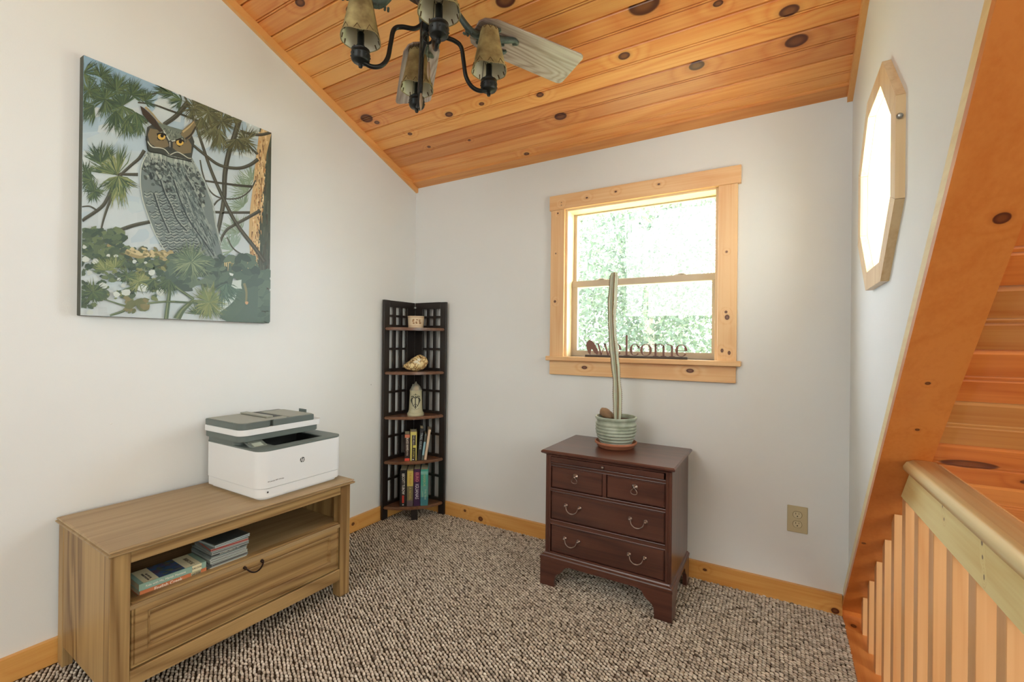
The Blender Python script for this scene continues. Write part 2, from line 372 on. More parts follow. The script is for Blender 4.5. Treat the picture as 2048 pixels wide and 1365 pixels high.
# ceiling: pine boards running along x, one part each, with a centre bead
def kn(px): return px
CEIL_K = [(1.188, -.239, .022), (1.70, -.605, .040), (1.845, -.305, .021), (2.202, -.292, .026), (2.176, -.414, .022),
          (1.574, -.438, .017), (.615, -.42, .016), (.828, -.422, .010), (1.142, -.379, .013), (.295, -.378, .010), (.897, -.064, .011),
          (.115, -.54, .028), (.529, -.996, .02), (.321, -1.102, .018), (.40, -.82, .02), (.343, -.267, .008), (1.20, -.80, .03), (.155, -.50, .012),
          (.62, -.24, .006), (.55, -.66, .010), (1.35, -.90, .02), (1.95, -.52, .012)]
ceil = struct('ceiling'); MS = Matrix.Shear('XZ', 4, (0, 0))
def ceil_board(x0, x1, ya, yb, mt, parent, name='plank', zf=cz, sl=SLOPE, th=.018, bead=True):
    """board between ya (towards wall) and yb (< ya), underside on the plane zf(y), with chamfered joints and a centre bead"""
    g = .0048; d = .014; yc = (ya+yb)/2
    prof = [(ya, -d), (ya-g, 0), (yc+.0068, 0), (yc+.0046, -.012), (yc+.0024, -.0004), (yc-.0024, -.0004), (yc-.0046, -.012), (yc-.0068, 0), (yb+g, 0), (yb, -d)] if bead else [(ya, -d), (ya-g, 0), (yb+g, 0), (yb, -d)]
    bm = BM(); n = len(prof)
    lo0 = [bm.verts.new((x0, y, zf(y)-h)) for y, h in prof]; lo1 = [bm.verts.new((x1, y, zf(y)-h)) for y, h in prof]
    hi = [bm.verts.new((x, y, zf(y)+th)) for x in (x0, x1) for y in (ya, yb)]
    for i in range(n-1): bm.faces.new((lo0[i], lo0[i+1], lo1[i+1], lo1[i]))
    bm.faces.new((lo0[0], lo1[0], hi[2], hi[0])); bm.faces.new((lo0[-1], hi[1], hi[3], lo1[-1]))
    bm.faces.new(lo0+[hi[1], hi[0]]); bm.faces.new(lo1[::-1]+[hi[2], hi[3]]); bm.faces.new((hi[0], hi[2], hi[3], hi[1]))
    bmesh.ops.recalc_face_normals(bm, faces=bm.faces)
    return obj(name, bm, mt, parent)
yj = [0.10, -.0325]+[-.177-.145*k for k in range(-0, 24)]
rng = random.Random(11)
def jit(c, k): return (c[0]*k, c[1]*k, c[2]*k, 1)
for i in range(len(yj)-1):
    ya, yb = yj[i], yj[i+1]
    k = rng.uniform(.92, 1.12); red = rng.uniform(.0, .5)
    ks = [(x, y, cz(y), r) for x, y, r in CEIL_K if yb < y <= ya]
    if i in (3, 6): k = 1.08; red = 0
    if i == 2: k = .95; red = .6
    L_ = tuple(P_L[j]*(1-red)+srgb(222, 142, 82)[j]*red for j in range(3))
    M_ = tuple(P_M[j]*(1-red)+srgb(196, 104, 52)[j]*red for j in range(3))
    mt = wood('ceiling_pine', jit(L_, k), jit(M_, k), P_D, 'x', rings=11, contrast=.42, rough=.35, coat=.35, knots=ks, rk=.05, world=True)
    ceil_board(-.0, 2.41, ya, yb, mt, ceil)
# roof deck over the boards so no sky leaks in
bm = BM(); prism(bm, [(.3, cz(.3)+.02), (-3.6, cz(-3.6)+.02), (-3.6, cz(-3.6)+.1), (.3, cz(.3)+.1)], 2.75, frame((-.15, 0, 0), (0, 1, 0), (0, 0, 1), (1, 0, 0)))
struct('roof', bm, mat('roof_sheet', srgb(205, 208, 206), .5))

# trims along the ceiling edges
TRC = wood('ceiling_trim_pine', srgb(238, 176, 104), srgb(224, 150, 74), P_D, 'y', rings=9, contrast=.35, rk=.25, coat=.3)
TRCX = wood('ceiling_trim_pine_x', srgb(228, 160, 90), srgb(206, 128, 62), P_D, 'x', rings=14, contrast=.45, rk=.12, coat=.3)
def slope_strip(name, x0, x1, th, y0=0, y1=-3.5, mt=TRC):
    bm = BM(); prism(bm, [(y0, cz(y0)+.002), (y1, cz(y1)+.002), (y1, cz(y1)-th), (y0, cz(y0)-th)], x1-x0, frame((x0, 0, 0), (0, 1, 0), (0, 0, 1), (1, 0, 0)))
    struct(name, bm, mt)
slope_strip('trim_1', 0, .019, .042)
slope_strip('trim_2', 2.391, 2.41, .036)
bm = BM(); prism(bm, [(0, cz(0)), (-.055, cz(-.055)), (-.055, cz(-.055)-.012), (0, cz(0)-.012)], 2.372, frame((.019, 0, 0), (0, 1, 0), (0, 0, 1), (1, 0, 0)))
struct('trim_3', bm, TRCX)

# baseboards
BB = wood('baseboard_pine', srgb(226, 172, 98), srgb(208, 142, 66), P_D, 'x', rings=9, contrast=.4, rk=.18, world=True,
          knots=[(.455, -.018, .052, .008, 1.2), (.575, -.018, .025, .014, 1.2), (1.86, -.018, .05, .006), (2.365, -.018, .012, .012, 1.2)])
BBY = wood('baseboard_pine_y', srgb(224, 168, 92), srgb(206, 138, 62), P_D, 'y', rings=9, contrast=.4, rk=.2, knots=[(.018, -.52, .045, .009, 1.2), (.018, -1.98, .01, .015, 1.3)], world=True)
bm = BM(); box(bm, .018, 2.39, -.018, 0, 0-.005, .0804, .0015); struct('baseboard_back', bm, BB)
bm = BM(); box(bm, 0, .018, -4.9, 0, -.005, .0804, .0015); struct('baseboard_left', bm, BBY)

# sloped lining board under the roof line, its edge strips, wooden ledge and sloped plank wall of the stairwell
s2 = math.sqrt(.5)
def diag(y, c=.015): return -y+c
MD = lambda x: frame((x, 0, 0), (0, 1, 0), (0, 0, 1), (1, 0, 0))
def diag_slab(bm, x0, x1, c0, c1, ya, yb):
    """slab between planes z=-y+c0 and z=-y+c1, from ya down to yb (<ya)"""
    prism(bm, [(ya, -ya+c0), (yb, -yb+c0), (yb+(c1-c0)/2, -yb+c0+(c1-c0)/2), (ya+(c1-c0)/2, -ya+c0+(c1-c0)/2)], x1-x0, MD(x0))
rotd = (-PI/4, 0, 0)
def diag_wood(name, l, m_, knots, rings=8, contrast=.4):
    mm = wood(name, l, m_, P_D, 'y', rings=rings, contrast=contrast, knots=knots, world=True, rk=.0, coat=.35)
    return mm
LIN = diag_wood('lining_pine', srgb(208, 126, 56), srgb(192, 104, 36),
                [(2.464, -1.313, 1.328, .011, 1.0), (2.437, -1.024, 1.039, .005, 1), (2.444, -.904, .919, .0045, 1), (2.402, -.45, .465, .006, 1)])
bm = BM(); diag_slab(bm, 2.389, 2.491, .015, .04, .03, -3.5); box(bm, 2.3895, 2.52, -.003, .0, .0, .022); struct('trim_4', bm, LIN)
PALE = wood('edge_strip_pine', srgb(234, 214, 160), srgb(214, 186, 128), P_D, 'y', rings=10, contrast=.4, rk=.12)
bm = BM(); diag_slab(bm, 2.393, 2.4095, .0415, .103, .0, -3.45); struct('trim_5', bm, PALE)
LEDGE = wood('ledge_pine', srgb(226, 152, 82), srgb(204, 118, 52), P_D, 'y', rings=9, contrast=.4, rk=.1, knots=[(2.42, -.08, 0, .010, 1.3)], world=True)
bm = BM(); box(bm, 2.39, 2.53, -5, .12, -.3, 0, .002); struct('trim_6', bm, LEDGE)

slopew = struct('wall_slope')
SL_K = [(2.672, -.772, .009, 1.4), (2.56, -.806, .017, 3.2), (3.1, -.95, .02, 2)]
ys = [-.857-.0573*k for k in range(-60, 46)]
ys = [-.857-.0573*2*k for k in range(-28, 37)]
for i in range(len(ys)-1):
    ya, yb = ys[i], ys[i+1]
    k = rng.uniform(.62, .9); red = rng.uniform(.2, 1)
    L_ = [P_L[j]*(1-red)*.9+srgb(222, 124, 52)[j]*red for j in range(3)]; M_ = [srgb(196, 106, 38)[j]*(1-red)+srgb(186, 82, 24)[j]*red for j in range(3)]
    ks = [(x, y, -y+.024, r, st) for x, y, r, st in SL_K if yb < y <= ya]
    mt = wood('slope_pine', jit(L_, k), jit(M_, k), P_D, 'x', rings=10, contrast=.45, rough=.32, coat=.4, knots=ks, rk=.06, world=True)
    x0 = 2.4915 if ya > -3.5 else .0
    ceil_board(x0, 6.5, ya, yb, mt, slopew, zf=lambda y: -y+.024)
# outer roof above the slope, seen from the octagon window only
bm = BM(); diag_slab(bm, 2.535, 6.6, .07, .34, 2.4, -4.95)
struct('roof.001', bm, mat('metal_roof', srgb(215, 218, 216), .45))
bm = BM(); diag_slab(bm, -.12, 2.535, .07, .34, -3.62, -4.95); struct('roof.002', bm, mat('metal_roof_b', srgb(215, 218, 216), .45))

# ------------------------------------------------------------------ window_1
win = struct('window_1')
HK = [(1.10, -.02, 1.902, .0045), (1.10, -.02, 1.886, .0045), (1.25, -.02, 1.905, .006), (1.41, -.02, 1.913, .006), (1.63, -.02, 1.915, .006)]
SK = [(1.077, -.02, 1.845, .005, 1), (1.067, -.02, 1.62, .004, 1), (1.065, -.02, 1.35, .007, 1), (1.94, -.02, 1.55, .005, 1), (1.94, -.02, 1.27, .006, 1), (1.945, -.02, 1.245, .010, 1.2), (1.925, -.02, 1.09, .006), (1.955, -.02, 1.08, .006)]
AK = [(1.245, -.02, .985, .009, 1.8), (1.785, -.02, .99, .010, 1.8)]
WL, WM = srgb(238, 196, 142), srgb(222, 160, 104)
cx = wood('window_casing_x', WL, WM, P_D, 'x', rings=9, contrast=.5, knots=HK+AK, rk=0, world=True)
czm = wood('window_casing_z', WL, WM, P_D, 'z', rings=9, contrast=.4, knots=SK, rk=0, world=True)
jx = wood('window_jamb_x', srgb(240, 214, 168), srgb(228, 190, 136), P_D, 'x', rk=.08)
jz = wood('window_jamb_z', srgb(240, 214, 168), srgb(228, 190, 136), P_D, 'z', rk=.08)
def wpart(name, dims, mt, bev=.0015, par=None, R=None):
    bm = BM(); box(bm, *dims, bev); return obj(name, bm, mt, par or win)
wpart('head_casing', (1.027, 1.998, -.024, 0, 1.863, 1.945), cx)
wpart('side_casing', (1.035, 1.118, -.020, 0, 1.036, 1.863), czm)
wpart('side_casing', (1.903, 1.985, -.020, 0, 1.036, 1.863), czm)
wpart('stool', (1.020, 2.005, -.045, .07, 1.018, 1.043), cx, .003)
wpart('apron', (1.035, 1.983, -.020, 0, .940, 1.018), cx)
wpart('jamb', (1.118, 1.131, -.002, .12, 1.043, 1.872), jz, .0005)
wpart('jamb', (1.890, 1.903, -.002, .12, 1.043, 1.872), jz, .0005)
wpart('head_jamb', (1.131, 1.890, -.002, .12, 1.853, 1.872), jx, .0005)
wpart('sill', (1.118, 1.903, .07, .12, 1.018, 1.040), jx, .0005)
TAN = mat('tan_window_frame', srgb(196, 178, 152), .4, noise=.04)
def sash(name, x0, x1, z0, z1, gx0, gx1, gz0, gz1, y0, y1):
    t = fill_with_hole([(x0, z0), (x1, z0), (x1, z1), (x0, z1)], [(gx0, gz0), (gx1, gz0), (gx1, gz1), (gx0, gz1)], frame((0, y1, 0), (1, 0, 0), (0, 0, 1), (0, -1, 0)), y1-y0)
    s = obj(name, t, TAN, win)
    bm = BM(); box(bm, gx0-.002, gx1+.002, (y0+y1)/2-.0015, (y0+y1)/2+.0015, gz0-.002, gz1+.002)
    obj('pane', bm, GLASS, s); return s
GLASS = bpy.data.materials.new('window_glass'); GLASS.use_nodes = True
_n = GLASS.node_tree; _n.nodes.remove(_n.nodes['Principled BSDF'])
_t = _n.nodes.new('ShaderNodeBsdfTransparent'); _g = _n.nodes.new('ShaderNodeBsdfGlossy'); _g.inputs['Roughness'].default_value = .02
_x = _n.nodes.new('ShaderNodeMixShader'); _x.inputs[0].default_value = .06
_n.links.new(_t.outputs[0], _x.inputs[1]); _n.links.new(_g.outputs[0], _x.inputs[2]); _n.links.new(_x.outputs[0], _n.nodes['Material Output'].inputs[0])
sash('upper_sash', 1.131, 1.890, 1.440, 1.853, 1.150, 1.888, 1.472, 1.846, .088, .108)
lo = sash('lower_sash', 1.131, 1.890, 1.0435, 1.467, 1.165, 1.869, 1.076, 1.435, .066, .086)
bm = BM(); box(bm, 1.1315, 1.8895, .0635, .1135, 1.433, 1.4685, .002); obj('meeting_rail', bm, TAN, lo)
LATM = mat('pale_latch', srgb(214, 204, 184), .4)
for x in (1.30, 1.72):
    bm = BM(); box(bm, x-.028, x+.028, .070, .082, 1.467, 1.474, .002); box(bm, x-.012, x+.02, .062, .074, 1.470, 1.477, .002); obj('sash_latch', bm, LATM, lo)

# ------------------------------------------------------------------ window_2, the octagon
oc = struct('window_2')
OM = wood('octagon_casing_pine', srgb(226, 196, 150), srgb(200, 158, 106), P_D, 'z', rings=12, contrast=.45, rk=.0, world=True, knots=[(2.395, -.32, 1.75, .008, 1)])
OJ = wood('octagon_jamb_pine', srgb(246, 220, 176), srgb(234, 192, 140), srgb(150, 80, 60), 'x', rings=8, contrast=.3, rk=.0, world=True, knots=[(2.425, -.40, 1.755, .015, 1.0)])
def ring_pieces(name, a0, a1, x0, x1, mt, gap=.0006):
    o_, i_ = octa(a1), octa(a0)
    for k in range(8):
        j = (k+1) % 8; q = [o_[k], o_[j], i_[j], i_[k]]
        c = (sum(p[0] for p in q)/4, sum(p[1] for p in q)/4)
        q = [(c[0]+(p[0]-c[0])*(1-gap*8), c[1]+(p[1]-c[1])*(1-gap*8)) for p in q]
        bm = BM(); prism(bm, q, x1-x0, MD(x0)); obj(name, bm, mt, oc)
ring_pieces('octagon_casing', .2445, .300, 2.391, 2.41, OM)
ring_pieces('octagon_jamb', .245, .270, 2.411, 2.53, OJ)
t = fill_with_hole(octa(.270), octa(.232), MD(2.531), .03); osh = obj('octagon_sash', t, mat('octagon_sash_pine', srgb(236, 214, 176), .45, noise=.05), oc)
bm = BM(); prism(bm, octa(.2325), .003, MD(2.545)); obj('pane', bm, GLASS, osh)
bm = BM(); lathe(bm, [(0, 0), (.006, 0), (.007, .004), (.004, .008), (0, .009)], 12, frame((2.398, -.9455, 1.668), (1, 0, 0), (0, 0, 1), (0, -1, 0)))
obj('mounting_button', bm, mat('steel_button', srgb(170, 170, 165), .3, metal=.8), oc)

# ------------------------------------------------------------------ stair railing
rail = thing('stair_railing', 'knotty pine stair railing with square balusters and a rounded cap rail', 'railing', (2.46, -1.2, 0))
RK = lambda y: 2.4555+(-.77-y)*.022
FAS = wood('top_rail_pine', srgb(250, 234, 170), srgb(236, 208, 136), srgb(110, 80, 58), 'y', rings=16, contrast=.7, rk=.05, world=True,
           knots=[(RK(-1.1), -1.03, .777, .004, .6), (RK(-1.1), -1.04, .752, .0035, .8), (RK(-1.3), -1.235, .777, .006, .6), (RK(-1.3), -1.238, .752, .004, .7), (RK(-1.3), -1.245, .72, .005, .5)])  # pine colour brightened to stand for light falling on the rail
CAPM = wood('cap_rail_pine', srgb(246, 226, 166), srgb(232, 196, 128), srgb(140, 96, 60), 'y', rings=9, contrast=.4, rk=.05, coat=.8, rough=.22)
BAL = wood('baluster_pine', srgb(226, 176, 122), srgb(208, 148, 92), P_D, 'z', rings=10, contrast=.45, rk=.16)
ang = math.atan(.022); yE = -2.9
def rail_mx(y0): return Matrix.Translation((RK(y0), y0, 0)) @ Matrix.Rotation(ang, 4, 'Z')
# top rail: 38 x 88 mm, its far end cut at the slope
bm = BM(); prism(bm, [(-.686, .698), (-.775, .787), (yE, .787), (yE, .698)], .038, MD(0)); 
for v in bm.verts: v.co.x += RK(v.co.y)
obj('top_rail', bm, FAS, rail)
prof = [(-.008, .7875), (.0, .787), (.046, .787), (.056, .793), (.060, .806), (.054, .820), (.040, .828), (.019, .830), (-.002, .828), (-.014, .820), (-.018, .806), (-.015, .794)]
bm = BM(); n = len(prof)
E0 = [bm.verts.new((RK(-z+.013)+x, -z+.013, z)) for x, z in prof]; E1 = [bm.verts.new((RK(yE)+x, yE, z)) for x, z in prof]
bm.faces.new(E0); bm.faces.new(E1[::-1])
for i in range(n): bm.faces.new((E0[i], E0[(i+1) % n], E1[(i+1) % n], E1[i]))
bmesh.ops.recalc_face_normals(bm, faces=bm.faces)
obj('cap_rail', bm, CAPM, rail, smooth=True, auto=50)
ynear = [-.132-.1195*k for k in range(19)]
for y in ynear:
    x = RK(y)+.001; ztop = min(-y+.012, .698)
    bm = BM()
    if ztop < .69:
        prism(bm, [(y, 0), (y+.038, 0), (y+.038, -y-.038+.013), (y, -y+.013)], .036, MD(x))
    else: box(bm, x, x+.036, y, y+.038, 0, .698, .001)
    obj('baluster', bm, BAL, rail)

# ------------------------------------------------------------------ outlet
ot = thing('wall_outlet', 'beige duplex wall outlet plate low on the back wall', 'outlet', (2.229, 0, .36))
IV = mat('ivory_plastic', srgb(196, 184, 148), .4); IV2 = mat('ivory_plastic_face', srgb(206, 196, 162), .35); BLK = mat('black_slot', srgb(20, 18, 15), .6)
bm = BM(); box(bm, 2.191, 2.267, -.0055, -.0005, .303, .418, .002); obj('plate', bm, IV, ot)
for zc in (.381, .340):
    bm = BM(); lathe(bm, [(.0165, 0), (.0165, .0015), (.0155, .002), (0, .002)], 24, frame((2.229, -.0055, zc), (1, 0, 0), (0, 0, 1), (0, -1, 0)))
    for v in bm.verts: v.co.z = zc+max(-.0135, min(.0135, v.co.z-zc))
    r_ = obj('receptacle', bm, IV2, ot)
    bm = BM(); box(bm, 2.2222, 2.2238, -.0079, -.007, zc+.001, zc+.009); box(bm, 2.2340, 2.2354, -.0079, -.007, zc+.002, zc+.009)
    lathe(bm, [(.0024, 0), (.0024, .0008)], 10, frame((2.229, -.0071, zc-.006), (1, 0, 0), (0, 0, 1), (0, -1, 0))); obj('slot', bm, BLK, r_)
    bm = BM(); tube(bm, [(2.229+.0172*math.cos(a), -.0058, zc+max(-.0142, min(.0142, .0172*math.sin(a)))) for a in [2*PI*i/28 for i in range(28)]], .0006, 6, closed=True); obj('groove', bm, mat('dark_groove', srgb(110, 98, 70), .6), r_)
bm = BM(); lathe(bm, [(.0028, 0), (.0024, .001), (0, .0012)], 12, frame((2.229, -.0055, .3605), (1, 0, 0), (0, 0, 1), (0, -1, 0))); obj('screw', bm, IV2, ot)

# ------------------------------------------------------------------ media cabinet
def thing_r(name, label, cat, loc, rz=0, group=None):
    """parts are modelled unrotated round loc, then the whole thing turns by rz about loc"""
    o = thing(name, label, cat, loc, rz, group); PW[o.name] = Matrix.Translation(loc); return o
CB = ((176, 144, 94), (120, 88, 48), (70, 46, 24))
def cabm(ax, k=1, rings=13): return wood('cabinet_wood_'+ax, jit(srgb(*CB[0]), k), jit(srgb(*CB[1]), k), jit(srgb(*CB[2]), k), ax, rings=rings, contrast=.8, rough=.5, coat=.05, rk=.16)
CY, CZ, CX = cabm('y'), cabm('z'), cabm('x')
CTOP = wood('cabinet_top', srgb(170, 144, 104), srgb(134, 106, 68), srgb(104, 76, 50), 'y', rings=10, contrast=.45, rough=.45, coat=.1, rk=.03)
cab = thing_r('media_cabinet', 'long low brown wooden media cabinet with a drop drawer, against the left wall', 'cabinet', (.505, -1.803, 0), math.radians(-1.6))
def cp(name, dims, m, bev=.0015, par=None):
    bm = BM(); box(bm, *dims, bev); return obj(name, bm, m, par or cab)
def rounded_top(bm, x0, x1, y0, y1, z1, prof):
    """stack of rectangles: prof = [(inset, z)...] from bottom to top"""
    L_ = []
    for ins, z in prof: L_.append([bm.verts.new(p) for p in ((x0+ins, y0+ins, z), (x1-ins, y0+ins, z), (x1-ins, y1-ins, z), (x0+ins, y1-ins, z))])
    bm.faces.new(L_[0][::-1]); bm.faces.new(L_[-1])
    for A, B in zip(L_, L_[1:]):
        for i in range(4): bm.faces.new((A[i], A[(i+1) % 4], B[(i+1) % 4], B[i]))
bm = BM(); rounded_top(bm, .020, .507, -1.805, -.948, .5, [(.012, .480), (.003, .483), (.0, .486), (.0, .490), (.006, .492), (.006, .4945), (.002, .4965), (.004, .4998), (.008, .501)])
obj('tabletop', bm, CTOP, cab)
for y0 in (-1.797, -1.013): cp('leg', (.447, .496, y0, y0+.048, 0, .482), CZ)
for y0 in (-1.797, -.993): cp('leg', (.028, .075, y0, y0+.028, 0, .482), CZ)
cp('side_panel', (.075, .447, -1.796, -1.780, .072, .482), CZ, .001); cp('side_panel', (.075, .447, -.982, -.966, .072, .482), CZ, .001)
cp('top_rail', (.474, .494, -1.749, -1.013, .447, .482), CY); cp('bottom_rail', (.474, .494, -1.749, -1.013, .073, .122), CY)
cp('shelf', (.045, .492, -1.780, -.982, .303, .318), CTOP); cp('back_panel', (.030, .042, -1.770, -.99, .08, .48), CY)
cp('bottom_board', (.045, .474, -1.780, -.982, .085, .1), CY)
dr = thing; 
def nested(bm, y0, y1, z0, z1, prof, back):
    """drawer front facing +x: prof = [(inset, x)...] outside to inside"""
    L_ = [[bm.verts.new((back, a, b)) for a, b in ((y0, z0), (y1, z0), (y1, z1), (y0, z1))]]
    for ins, x in prof: L_.append([bm.verts.new((x, a, b)) for a, b in ((y0+ins, z0+ins), (y1-ins, z0+ins), (y1-ins, z1-ins), (y0+ins, z1-ins))])
    bm.faces.new(L_[0][::-1])
    for A, B in zip(L_, L_[1:]):
        for i in range(4): bm.faces.new((A[i], A[(i+1) % 4], B[(i+1) % 4], B[i]))
    bm.faces.new(L_[-1]); bmesh.ops.recalc_face_normals(bm, faces=bm.faces)
bm = BM(); nested(bm, -1.745, -1.017, .126, .325, [(0, .487), (.002, .490), (.0055, .490), (.0075, .4865), (.010, .4905), (.034, .4925), (.040, .4925), (.044, .487), (.047, .489), (.050, .482), (.053, .481)], .46)
drw = obj('drawer', bm, CY, cab)
HND = mat('bronze_pull', srgb(52, 40, 34), .35, metal=.85)
bm = BM(); tube(bm, [(.492, -1.417, .296), (.506, -1.415, .292), (.512, -1.402, .279), (.513, -1.386, .274), (.512, -1.370, .279), (.506, -1.357, .292), (.492, -1.355, .296)], .0028, 8, smooth=5)
for y in (-1.417, -1.355): sphere(bm, (.499, y, .295), .0055, 12); lathe(bm, [(.006, 0), (.005, .004), (0, .004)], 12, frame((.4925, y, .296), (0, 1, 0), (0, 0, 1), (1, 0, 0)))
obj('handle', bm, HND, drw, smooth=True)

# ------------------------------------------------------------------ paperbacks and disc cases in the cabinet
def M_yz(x, y, z, rz=0): return Matrix.Translation((x, y, z)) @ Matrix.Rotation(rz, 4, 'Z')
PAGE = mat('book_pages', srgb(208, 196, 164), .9, noise=.12, nscale=400)
def flat_book(label, x1, y0, z0, w, d, t, col, rz, extra):
    """lying book, spine towards +x, w along y"""
    o = thing_r('paperback_book', label, 'book', (x1, y0, z0), rz)
    cm = mat('book_cover', col, .4)
    bm = BM(); box(bm, x1-d, x1-.0012, y0+.002, y0+w-.002, z0+.0008, z0+t-.0008); obj('pages', bm, PAGE, o)
    bm = BM(); box(bm, x1-d, x1, y0, y0+w, z0, z0+.0008); box(bm, x1-d, x1, y0, y0+w, z0+t-.0008, z0+t); box(bm, x1-.0012, x1, y0, y0+w, z0, z0+t); obj('cover', bm, cm, o)
    extra(o); return o
INK = mat('dark_ink', srgb(50, 44, 40), .6); WHT = mat('white_ink', srgb(235, 230, 215), .6); CREAM = mat('cream_print', srgb(222, 214, 176), .5)
def spine_txt(o, s, x, yc, z, size, m, sx=1, bold=0): obj('spine_lettering', text_bm(s, size, frame((x+.0003, yc, z), (0, 1, 0), (0, 0, 1), (1, 0, 0)), .0002, bold=bold, sx=sx), m, o)
def ex1(o):
    x = .462; bm = BM(); box(bm, x, x+.0003, -1.572, -1.545, .3182, .3368); box(bm, x, x+.0003, -1.5745, -1.5452, .3182, .3368); obj('spine_panel', bm, CREAM, o)
    spine_txt(o, 'English Creek', x, -1.638, .3280, .0145, WHT, sx=.95, bold=.0002); spine_txt(o, 'IVAN DOIG', x+.0003, -1.560, .3275, .009, INK, sx=.62)
b1 = flat_book('orange-spined paperback at the bottom of the pair inside the cabinet', .462, -1.713, .318, .185, .108, .019, srgb(200, 122, 80), math.radians(-3), ex1)
def ex2(o):
    x = .464; z = .3375
    bm = BM(); box(bm, x, x+.0003, -1.572, -1.544, z, z+.0205); obj('spine_panel', bm, CREAM, o)
    spine_txt(o, 'Ride with Me, Mariah Montana', x, -1.645, z+.010, .0095, WHT, sx=.92); spine_txt(o, 'IVAN DOIG', x+.0003, -1.558, z+.010, .009, INK, sx=.62)
    zt = z+.0215
    for a_, b_ in ((-1.704, -1.664), (-1.592, -1.546)): bm = BM(); box(bm, x-.106, x-.001, a_, b_, zt, zt+.0003); obj('cover_band', bm, CREAM, o)
    pm = bpy.data.materials.new('cover_picture'); pm.use_nodes = True; nt = pm.node_tree; vo = nt.nodes.new('ShaderNodeTexVoronoi'); vo.inputs['Scale'].default_value = 75
    tc = nt.nodes.new('ShaderNodeTexCoord'); nt.links.new(tc.outputs['Object'], vo.inputs['Vector']); cr = nt.nodes.new('ShaderNodeValToRGB'); nt.links.new(vo.outputs['Color'], cr.inputs[0])
    cr.color_ramp.elements[0].color = srgb(40, 50, 62); cr.color_ramp.elements[1].color = srgb(120, 120, 105)
    for p, c in ((.4, (46, 92, 132)), (.6, (90, 66, 96)), (.75, (72, 84, 60))): e = cr.color_ramp.elements.new(p); e.color = srgb(*c)
    nt.links.new(cr.outputs[0], nt.nodes['Principled BSDF'].inputs['Base Color'])
    bm = BM(); box(bm, x-.106, x-.001, -1.664, -1.592, zt, zt+.0003); obj('cover_picture', bm, pm, o)
    Mt = lambda xx, yy: frame((xx, yy, zt+.0005), (1, .0, 0), (0, 1, 0), (0, 0, 1))
    obj('cover_lettering', text_bm('IVAN DOIG', .017, Mt(x-.045, -1.566), .0002, sx=.75), INK, o)
    obj('cover_lettering', text_bm('RIDE WITH ME,\nMARIAH MONTANA', .0085, Mt(x-.040, -1.684), .0002, sx=.8), INK, o)
b2 = flat_book('pale teal paperback with a cover picture, on top of the orange-spined book', .464, -1.716, .3373, .186, .108, .0215, srgb(140, 172, 156), math.radians(-3), ex2)
CLR = bpy.data.materials.new('clear_plastic'); CLR.use_nodes = True; pb = CLR.node_tree.nodes['Principled BSDF']; pb.inputs['Base Color'].default_value = srgb(150, 160, 155); pb.inputs['Roughness'].default_value = .12; pb.inputs['Coat Weight'].default_value = .6
names = ['bottom', 'second from the bottom', 'third from the bottom', 'fourth from the bottom', 'fifth from the bottom', 'third from the top', 'second from the top, with the red spine', 'topmost, with dark cover']
cols = [(210, 205, 190), (120, 122, 118), (188, 196, 186), (176, 182, 178), (84, 90, 90), (150, 156, 152), (196, 92, 78), (176, 190, 190)]
offs = [(0, 0), (.002, .004), (-.002, .001), (.003, -.002), (-.001, .004), (.004, .003), (-.002, .002), (.006, .012)]
for i in range(8):
    dx, dy = offs[i]; x1, y0, z0 = .473+dx, -1.518+dy, .3185+i*.0105
    o = thing_r('disc_case', 'plastic disc case in the cabinet stack, '+names[i], 'disc case', (x1, y0, z0), math.radians(-3+[0, 1, -2, 1, 2, -1, -4, 5][i]), 'disc cases stacked in the cabinet')
    ins = mat('case_insert', srgb(*cols[i]), .5); dk = mat('case_dark', srgb(44, 46, 44), .4)
    bm = BM(); box(bm, x1-.142, x1, y0, y0+.124, z0, z0+.0018, .0004); box(bm, x1-.142, x1, y0, y0+.124, z0+.0085, z0+.0102, .0004); obj('case', bm, CLR, o)
    bm = BM(); box(bm, x1-.140, x1-.0008, y0+.002, y0+.122, z0+.0019, z0+.0084); obj('insert', bm, ins, o)
    bm = BM(); box(bm, x1-.139, x1-.0006, y0+.004, y0+.12, z0+.0042, z0+.0062); obj('disc_tray', bm, dk, o)
    if i == 7: bm = BM(); box(bm, x1-.139, x1-.004, y0+.004, y0+.12, z0+.0102, z0+.0104); obj('cover_picture', bm, mat('dark_cover', srgb(58, 66, 66), .3, noise=.5, nscale=30), o)
    if i == 4: spine_txt(o, 'SOUTHERN GREATEST HITS', x1-.0002, y0+.062, z0+.0052, .0055, WHT)

